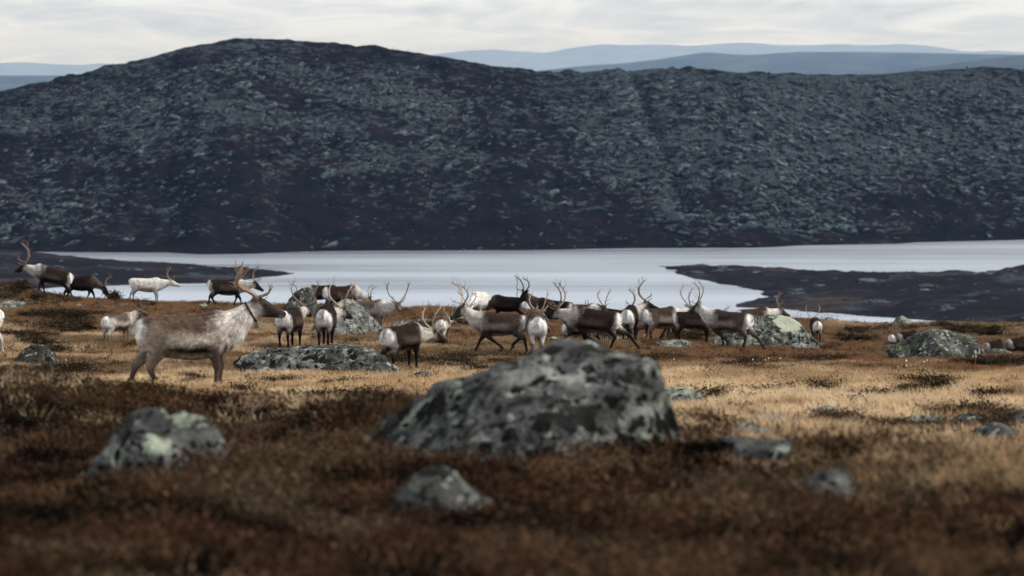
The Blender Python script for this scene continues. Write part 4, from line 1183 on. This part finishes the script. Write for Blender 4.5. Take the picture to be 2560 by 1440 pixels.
reindeer("brown reindeer with white rump standing behind the dome shaped boulder", 1884, d=128.5, yaw=28, scale=.92, pal='mid', neck=(10, 0), head=(-30, -20), antler='slim', asz=1.1, aspread=.8, amat=ANTLER, group=BACKG)
reindeer("small brown reindeer seen from behind right of the dome shaped boulder", 2040, 856, yaw=92, scale=.72, pal='dark', neck=(2, 4), head=(-25, 0), antler='slim', asz=1.2, aspread=1.3, amat=ANTLER_PALE, group=MAIN)

# resting animals at the far right
reindeer("small white rumped reindeer resting left of the far right boulder, outermost one", 2240, 861, yaw=58, scale=.58, pal='mid', drop=.40, neck=(0, 0), head=(-30, 0), antler=None, legs=REST, hairs=1500, group=FAR)
reindeer("dark reindeer resting right against the left end of the far right boulder", 2268, 862, yaw=40, scale=.70, pal='black', drop=.40, neck=(-5, 0), head=(-30, 0), antler=None, legs=REST, hairs=1500, group=FAR)
reindeer("dark reindeer resting close to the right end of the far right boulder", 2484, 882, yaw=42, scale=.62, pal='black', drop=.40, neck=(-10, 0), head=(-40, 0), antler=None, legs=REST, hairs=1500, group=FAR)
reindeer("black reindeer resting at the right edge of the picture", 2540, 881, yaw=46, scale=.72, pal='black', drop=.38, neck=(-5, 0), head=(-30, 0), antler=None, legs=REST, hairs=1500, group=FAR)

# ================================================================== grass and heath
GRASSM = mat_plant("dry_grass", .7, .45)
HEATHM = mat_plant("heath_leaves", .8, .25)

def add_shade(me, sh_):
    a = me.color_attributes.new("shade", 'FLOAT_COLOR', 'POINT')
    c = np.ones((len(sh_), 4), np.float32); c[:, :3] = np.asarray(sh_, np.float32).reshape(len(sh_), -1)
    a.data.foreach_set("color", c.ravel())

def grass_proto(seed, n, h, spread, width, lean):
    r = random.Random(seed); V_, F_, S_ = [], [], []
    for i in range(n):
        a = r.uniform(0, 2 * math.pi); rad = spread * math.sqrt(r.random())
        b = Vector((rad * math.cos(a), rad * math.sin(a), -.02))
        ln = h * r.uniform(.55, 1.15); da = a + r.gauss(0, .7); l = lean * r.uniform(.3, 1.4)
        dr = Vector((math.cos(da), math.sin(da), 0)) * l + Vector((.10, -.02, 0)) ; sd_ = Vector((-math.sin(da + r.uniform(-1, 1)), math.cos(da), 0)).normalized()
        w = width * r.uniform(.7, 1.3); tone = r.uniform(.72, 1.2)
        k = len(V_)
        for t, ww in ((0, 1), (.4, .9), (.75, .6), (1, .12)):
            c = b + Vector((0, 0, ln * (t - .18 * l * t * t))) + dr * (ln * t * t)
            V_ += [c - sd_ * (w * ww), c + sd_ * (w * ww)]; S_ += [tone] * 2
        F_ += [(k + 2 * j, k + 2 * j + 1, k + 2 * j + 3, k + 2 * j + 2) for j in range(3)]
    me = mesh_np("grass_tuft", V_, F_, GRASSM, False); add_shade(me, S_)
    return bpy.data.objects.new("grass_tuft", me)

def heath_proto(seed, stems, h, spread, leaf, dense):
    r = random.Random(seed); V_, F_, S_ = [], [], []
    for i in range(stems):
        a = r.uniform(0, 2 * math.pi); rad = spread * math.sqrt(r.random())
        b = Vector((rad * math.cos(a), rad * math.sin(a), -.03))
        ln = h * r.uniform(.5, 1.1)
        dr = Vector((math.cos(a), math.sin(a), 0)) * r.uniform(.1, .7) + Vector((r.gauss(0, .15), r.gauss(0, .15), 0))
        k = len(V_); w = .0035
        tip = b + dr * ln + Vector((0, 0, ln))
        sd_ = Vector((-math.sin(a), math.cos(a), 0)) * w
        V_ += [b - sd_, b + sd_, tip]; S_ += [.45, .45, .6]; F_.append((k, k + 1, k + 2))
        for j in range(dense):
            t = r.uniform(.25, 1.05)
            c = b.lerp(tip, t) + Vector((r.gauss(0, .02), r.gauss(0, .02), r.gauss(0, .015)))
            d1 = Vector((r.gauss(0, 1), r.gauss(0, 1), r.gauss(.6, .8))).normalized(); d2 = d1.cross(Vector((r.gauss(0, 1), r.gauss(0, 1), r.gauss(0, 1)))).normalized()
            L1 = leaf * r.uniform(.6, 1.4); k = len(V_); tone = r.uniform(.5, 1.35)
            V_ += [c, c + d1 * L1 * .5 + d2 * L1 * .32, c + d1 * L1, c + d1 * L1 * .5 - d2 * L1 * .32]; S_ += [tone] * 4
            F_.append((k, k + 1, k + 2, k + 3))
    me = mesh_np("heath_sprig", V_, F_, HEATHM, False); add_shade(me, S_)
    return bpy.data.objects.new("heath_sprig", me)

def scatter(name, protos, pts, rotz, scl, idx, tint, label):
    me = bpy.data.meshes.new(name); me.vertices.add(len(pts)); me.vertices.foreach_set("co", np.asarray(pts, np.float32).ravel())
    for nm, ty, arr in (("rotz", 'FLOAT_VECTOR', rotz), ("scl", 'FLOAT_VECTOR', scl), ("idx", 'INT', idx), ("tint", 'FLOAT_COLOR', tint)):
        a = me.attributes.new(nm, ty, 'POINT')
        key = {'FLOAT_VECTOR': "vector", 'INT': "value", 'FLOAT_COLOR': "color"}[ty]
        a.data.foreach_set(key, np.asarray(arr, np.int32 if ty == 'INT' else np.float32).ravel())
    o = link(name, me)
    ng = bpy.data.node_groups.new(name, 'GeometryNodeTree')
    ng.interface.new_socket("Geometry", in_out='INPUT', socket_type='NodeSocketGeometry')
    ng.interface.new_socket("Geometry", in_out='OUTPUT', socket_type='NodeSocketGeometry')
    n, l = ng.nodes, ng.links
    gi, go = n.new('NodeGroupInput'), n.new('NodeGroupOutput')
    jn = n.new('GeometryNodeGeometryToInstance')
    for pr in protos[::-1]:
        oi = n.new('GeometryNodeObjectInfo'); oi.inputs[0].default_value = pr; oi.inputs["As Instance"].default_value = True
        l.new(oi.outputs["Geometry"], jn.inputs[0])
    iop = n.new('GeometryNodeInstanceOnPoints')
    iop.inputs["Pick Instance"].default_value = True
    def attr(nm, ty):
        a = n.new('GeometryNodeInputNamedAttribute'); a.data_type = ty; a.inputs[0].default_value = nm
        return [s_ for s_ in a.outputs if s_.enabled and s_.name == "Attribute"][0]
    l.new(gi.outputs[0], iop.inputs["Points"])
    jj = n.new('GeometryNodeJoinGeometry')
    n.remove(jn)
    for pr in protos[::-1]:
        oi = [q for q in n if q.type == 'OBJECT_INFO' and q.inputs[0].default_value == pr][0]
        l.new(oi.outputs["Geometry"], jj.inputs[0])
    l.new(jj.outputs[0], iop.inputs["Instance"])
    l.new(attr("idx", 'INT'), iop.inputs["Instance Index"])
    l.new(attr("rotz", 'FLOAT_VECTOR'), iop.inputs["Rotation"])
    l.new(attr("scl", 'FLOAT_VECTOR'), iop.inputs["Scale"])
    l.new(iop.outputs[0], go.inputs[0])
    md = o.modifiers.new("scatter", 'NODES'); md.node_group = ng
    tag(o, label, None, None, "stuff")
    return o

def rand_field(d0, d1, dens, margin=1.15, extra=8.0):
    """random ground points between two distances; density dens(d) per square metre"""
    dd = np.linspace(d0, d1, 60)
    wdt = .256 * dd * margin + extra
    rate = dens(dd) * wdt
    N_ = int(np.trapezoid(rate, dd)) if hasattr(np, "trapezoid") else int(np.trapz(rate, dd))
    cdf = np.cumsum(rate); cdf = cdf / cdf[-1]
    d = np.interp(rng.uniform(0, 1, N_), np.concatenate([[0], cdf]), np.concatenate([[d0], dd]))
    x = rng.uniform(-.5, .5, N_) * (.256 * d * margin + extra)
    ok = (np.abs(x) < .150 * d + .4) | (rng.uniform(0, 1, N_) < .6)      # a little sparser beyond the view
    for (fx, fy, fw, fd) in FOOT:
        ok &= ~((((x - fx) / fw) ** 2 + ((d - fy) / fd) ** 2) < .92)
    return x[ok], d[ok]

def heath_edge(x):
    return np.interp(x, [-9, -5, -3.6, -2.6, -1.7, -1.0, 0.4, 1.2, 1.7, 2.2, 3.0, 4.5], [36, 34.5, 33, 32, 31, 30.5, 29.5, 25.5, 22.5, 20.5, 18.5, 17])

def px_of(x, d): return 1280 + x / d * FPX
def row_of(x, d): return VH + ground_h(x, d) / d * FPX

# patches of dwarf shrubs lying in the grass (as seen in the photograph) and their own noise
PATCH = [(2320, 965, 75, 12), (2250, 985, 70, 8), (2150, 996, 55, 6), (2400, 1035, 110, 12), (2330, 1075, 170, 22), (2100, 1062, 60, 8), (2470, 1060, 80, 25), (2200, 1120, 60, 7), (1740, 1080, 60, 14), (1600, 1000, 30, 8),
         (620, 985, 45, 12), (800, 1000, 60, 8), (860, 968, 55, 7), (480, 948, 50, 8), (430, 985, 40, 8), (990, 905, 60, 10), (1130, 905, 80, 10), (1190, 925, 60, 8), (1290, 905, 50, 6), (900, 1005, 60, 14), (130, 880, 45, 8), (60, 842, 60, 9), (190, 820, 80, 10), (80, 860, 60, 8), (150, 790, 90, 8), (1620, 905, 60, 7), (1850, 915, 70, 6), (2060, 905, 60, 5), (2500, 915, 90, 10), (2450, 830, 80, 8), (2350, 818, 80, 5), (2150, 828, 80, 5), (2120, 850, 60, 6), (1180, 812, 80, 7), (1080, 830, 60, 6), (1470, 800, 60, 6), (1720, 845, 50, 6), (300, 1000, 60, 6), (700, 955, 60, 5), (1760, 1000, 30, 8), (1900, 985, 60, 5), (2020, 975, 50, 5), (2500, 1000, 60, 8), (2080, 1150, 80, 10), (2300, 1160, 90, 9), (180, 935, 120, 10), (40, 930, 60, 8)]
def patchiness(x, d):
    u, v = px_of(x, d), row_of(x, d)
    u = u + 90 * fbm(x / .8, d / 3.0, 71, 3); v = v + 14 * fbm(x / .7, d / 2.2, 72, 3)
    m = np.zeros_like(x)
    for (pu, pv, pw_, ph) in PATCH:
        m = np.maximum(m, 1 - (((u - pu) / pw_) ** 2 + ((v - pv) / (ph * 1.1)) ** 2) ** .5)
    return m

grassP = [grass_proto(k, 18, .135, .075, .0036, .6) for k in range(5)] + [grass_proto(20 + k, 14, .08, .09, .0042, .9) for k in range(3)]
heathP = [heath_proto(k, 14, .095, .10, .016, 15) for k in range(5)]

# ---- straw and russet grass
x, d = rand_field(15, 152, lambda q: np.interp(q, [15, 30, 60, 90, 110, 152], [120, 120, 105, 62, 46, 30]))
edge_n = heath_edge(x) + 4.5 * fbm(x / 1.1, d / 2.6, 81, 3)
u, v = px_of(x, d), row_of(x, d)
pm = patchiness(x, d)
keep = (d > edge_n - 4.5 * rng.uniform(0, 1, len(x)) ** 2) & (rng.uniform(0, 1, len(x)) > np.clip(pm * 3.2, 0, .93))
x, d, u, v = x[keep], d[keep], u[keep], v[keep]
nz1 = fbm(x / 2.4, d / 5.0, 91, 3); nz2 = fbm(x / .7, d / 1.4, 92, 3); nz3 = fbm(x / 7, d / 14, 93, 3)
STRAW, PALE, RUSSET, BROWN, OLIVE, DARK = [np.array(c) for c in ((.60, .41, .225), (.74, .55, .345), (.22, .112, .058), (.24, .155, .088), (.19, .150, .072), (.07, .045, .026))]
# how straw-like: bright bleached grass from the collared reindeer's feet to the right, browner beyond
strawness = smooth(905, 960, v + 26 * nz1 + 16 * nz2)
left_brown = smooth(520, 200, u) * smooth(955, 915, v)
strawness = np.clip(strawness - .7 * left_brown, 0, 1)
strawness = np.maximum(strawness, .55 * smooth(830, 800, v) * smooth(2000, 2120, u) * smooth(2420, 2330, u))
strawness = np.maximum(strawness, .6 * smooth(.02, .22, nz1 + .5 * nz3) * smooth(1750, 600, u) * smooth(780, 830, v))
russet = smooth(1600, 1760, u + 120 * nz3) * smooth(885, 897, v) * (1 - smooth(915, 945, v + 20 * nz1))
russet = np.maximum(russet, .8 * smooth(2000, 2150, u) * smooth(845, 852, v) * (1 - smooth(866, 872, v)))
russet = np.maximum(russet, .75 * smooth(-.12, .2, nz3 + .4 * nz2) * (1 - strawness))
far_c = BROWN + (RUSSET - BROWN) * russet[:, None]
olive = smooth(.10, .30, nz2 - .4 * nz1) * .55
far_c = far_c + (OLIVE - far_c) * (olive * (1 - .7 * russet))[:, None]
str_c = STRAW + (PALE - STRAW) * smooth(-.1, .3, nz1 + nz2 * .6)[:, None]
str_c = str_c + (BROWN * 1.25 - str_c) * (smooth(.16, .36, -nz2 - .3 * nz1) * .75)[:, None]
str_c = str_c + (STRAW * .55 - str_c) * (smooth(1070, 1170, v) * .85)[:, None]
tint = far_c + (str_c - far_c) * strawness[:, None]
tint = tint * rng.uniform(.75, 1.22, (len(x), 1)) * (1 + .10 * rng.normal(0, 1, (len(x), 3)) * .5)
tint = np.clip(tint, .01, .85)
z = gz(x, d)
n_ = len(x)
short = rng.uniform(0, 1, n_) < .25
idx = np.where(short, rng.integers(5, 8, n_), rng.integers(0, 5, n_))
size = rng.uniform(.7, 1.2, n_) * np.interp(d, [20, 60, 110, 150], [.95, .95, 1.15, 1.3]) * (1 - .25 * (1 - strawness))
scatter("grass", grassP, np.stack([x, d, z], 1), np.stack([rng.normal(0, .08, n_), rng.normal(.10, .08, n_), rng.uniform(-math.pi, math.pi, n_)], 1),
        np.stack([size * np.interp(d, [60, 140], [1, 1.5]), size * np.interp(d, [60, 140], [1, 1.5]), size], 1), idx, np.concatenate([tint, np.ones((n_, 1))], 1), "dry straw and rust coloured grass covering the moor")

# ---- heather, crowberry and dwarf birch: closed in front, in patches further back
x1, d1 = rand_field(9.5, 40, lambda q: np.interp(q, [9.5, 20, 40], [150, 135, 110]))
k1 = d1 < heath_edge(x1) + 4.5 * fbm(x1 / 1.1, d1 / 2.6, 81, 3) + rng.normal(0, 1.4, len(x1))
x2, d2 = rand_field(19, 150, lambda q: np.interp(q, [19, 60, 100, 150], [110, 90, 50, 26]))
pm2 = patchiness(x2, d2)
crest = smooth(760, 745, row_of(x2, d2)) * smooth(700, 100, px_of(x2, d2))
k2 = rng.uniform(0, 1, len(x2)) < np.clip(pm2 * 2.6, 0, 1) + .035 + .55 * crest * smooth(0, .2, fbm(x2 / 1.5, d2 / 2, 55, 3))
x, d = np.concatenate([x1[k1], x2[k2]]), np.concatenate([d1[k1], d2[k2]])
n_ = len(x)
nz1 = fbm(x / .55, d / .9, 101, 3); nz2 = fbm(x / 1.8, d / 3.2, 102, 3)
HB, HR, HO, HG, HT, HK = [np.array(c) for c in ((.036, .022, .014), (.085, .041, .023), (.055, .040, .019), (.018, .022, .009), (.20, .135, .080), (.007, .0055, .005))]  # HK is near-black: shade in the gaps between clumps, put into the tint
t_ = HB + (HR - HB) * smooth(-.05, .25, nz2)[:, None]
t_ = t_ + (HO - t_) * (.7 * smooth(.05, .25, nz1))[:, None]
t_ = t_ + (HK - t_) * (smooth(.02, .22, -nz1 - .3 * nz2) * .92)[:, None]
pick = rng.uniform(0, 1, n_)
t_ = np.where((pick < .05)[:, None], HG, t_); t_ = np.where((pick > .91)[:, None], HT, t_)
t_ = t_ + (HT * .8 - t_) * (smooth(18, 14, d) * smooth(.9, 1.6, x) * .6)[:, None]      # grassy corner at the lower right
nz0 = fbm(x / .24, d / .42, 105, 3); nz9 = fbm(x / .55, d / .9, 106, 2)
near_ = smooth(45, 25, d)
t_ = t_ + (HR * 1.35 - t_) * (smooth(.06, .26, nz0) * .75 * near_)[:, None]
t_ = t_ + (HT * .85 - t_) * (smooth(.16, .34, nz9 + .3 * nz0) * .7 * near_)[:, None]
t_ = t_ + (HK - t_) * (smooth(-.05, .16, -nz0 - .6 * nz9) * .93 * near_)[:, None]  # dark gaps between near clumps, their shade painted as tint
t_ = t_ * rng.uniform(.40, 1.0, (n_, 1)) * np.array((1.0, 1.04, 1.10))
mound = 1 + .5 * smooth(-.1, .3, nz1) + .5 * smooth(-.05, .25, nz0)
size = rng.uniform(.65, 1.15, n_) * mound * np.interp(d, [10, 35, 60, 140], [.85, .8, .75, 1.1])
z = gz(x, d)
scatter("heather", heathP, np.stack([x, d, z], 1), np.stack([rng.normal(0, .15, n_), rng.normal(0, .15, n_), rng.uniform(-math.pi, math.pi, n_)], 1),
        np.stack([size * np.interp(d, [60, 140], [1, 1.7]), size * np.interp(d, [60, 140], [1, 1.7]), size], 1), rng.integers(0, 5, n_), np.concatenate([t_, np.ones((n_, 1))], 1), "dark brown heather and crowberry carpet in the foreground")

# ---- thin grass blades standing in the near heath
x, d = rand_field(9.5, 34, lambda q: 20 + 0 * q)
kk = fbm(x / .9, d / 1.6, 111, 3) + .35 * smooth(.8, 1.8, x) > -.02
x, d = x[kk], d[kk]; n_ = len(x)
tn = np.array((.20, .115, .060)) * rng.uniform(.3, 1.15, (n_, 1))
size = rng.uniform(.7, 1.2, n_)
scatter("sedge", grassP, np.stack([x, d, gz(x, d)], 1), np.stack([rng.normal(0, .12, n_), rng.normal(.1, .12, n_), rng.uniform(-math.pi, math.pi, n_)], 1),
        np.stack([size] * 3, 1), rng.integers(0, 5, n_), np.concatenate([tn, np.ones((n_, 1))], 1), "thin dry sedge standing in the heather")

# ------------------------------------------------------------------ single plants
COTTON = mat_plain("cotton_tuft", (.78, .75, .70), .9, .1, .1)
STEM = mat_plain("dry_stem", (.22, .15, .08), .8, .1)
def cotton_mesh():
    bm = bmesh.new(); bmesh.ops.create_icosphere(bm, subdivisions=2, radius=.011)
    for q in bm.verts:
        q.co *= 1 + .45 * mnoise.noise(q.co * 60); q.co.z *= 1.25
    me = bpy.data.meshes.new("tuft"); bm.to_mesh(me); bm.free(); me.materials.append(COTTON); return me
CT = cotton_mesh()
vs, fs = [], []; tube(vs, fs, [(0, 0, -.03), (.003, 0, .07), (.008, 0, .14), (.014, 0, .20)], [.004, .0035, .003, .002], 5)
CS = mesh_np("stem", vs, fs, STEM)
spots = [(1688, 908), (1880, 908), (1912, 907), (1922, 906), (1954, 904), (2266, 928), (2268, 924), (2308, 918), (2318, 912), (2437, 901), (1612, 838), (170, 912)]
for (uu_, vv_) in spots:
    gx, gd = on_ground(uu_, vv_ + 20)
    r_ = bpy.data.objects.new("cotton_flower", None); COL.objects.link(r_)
    r_.location = (gx, gd, float(gz(gx, gd))); r_.rotation_euler = (random.uniform(-.1, .1), random.uniform(-.1, .1), random.uniform(0, 6)); r_.scale = (random.uniform(.9, 1.2),) * 3
    tag(r_, "single white cotton grass tuft on a thin stem in the brown grass", "plant", "cotton grass tufts")
    link("stem", CS, r_); link("tuft", CT, r_, (.014, 0, .21))

def shrub(label, u_, v_, r0, h0, col, seed):
    gx, gd = on_ground(u_, v_)
    rt = bpy.data.objects.new("shrub", None); COL.objects.link(rt); rt.location = (gx, gd, float(gz(gx, gd)))
    tag(rt, label, "shrub")
    rr = random.Random(seed); V_, F_ = [], []; bv, bf = [], []
    for i in range(34):
        a = rr.uniform(0, 6.283); el = rr.uniform(.35, 1.5)
        tip = Vector((math.cos(a) * math.cos(el) * r0, math.sin(a) * math.cos(el) * r0, math.sin(el) * h0)) * rr.uniform(.75, 1.1)
        tube(bv, bf, [(0, 0, -.05), tuple(tip * .5 + Vector((0, 0, .03))), tuple(tip)], [.010, .006, .003], 4)
        for j in range(46):
            c = tip * rr.uniform(.35, 1.05) + Vector((rr.gauss(0, .05), rr.gauss(0, .05), rr.gauss(0, .04)))
            d1_ = Vector((rr.gauss(0, 1), rr.gauss(0, 1), rr.gauss(0, 1))).normalized(); d2_ = d1_.cross(Vector((.3, .5, .8))).normalized()
            L1 = rr.uniform(.03, .06); k = len(V_)
            V_ += [c, c + d1_ * L1 * .5 + d2_ * L1 * .35, c + d1_ * L1, c + d1_ * L1 * .5 - d2_ * L1 * .35]; F_.append((k, k + 1, k + 2, k + 3))
    link("foliage", mesh_np("foliage", V_, F_, mat_plain("shrub_leaf", col, .8, .1, .5, 8), False), rt)
    link("stem", mesh_np("stem", bv, bf, STEM), rt)
shrub("round brown bush on the crest between the black and the white reindeer", 286, 750, .42, .34, (.045, .022, .014), 5)
shrub("low dark bush on the hummock at the left edge", 48, 722, .7, .30, (.05, .026, .015), 6)
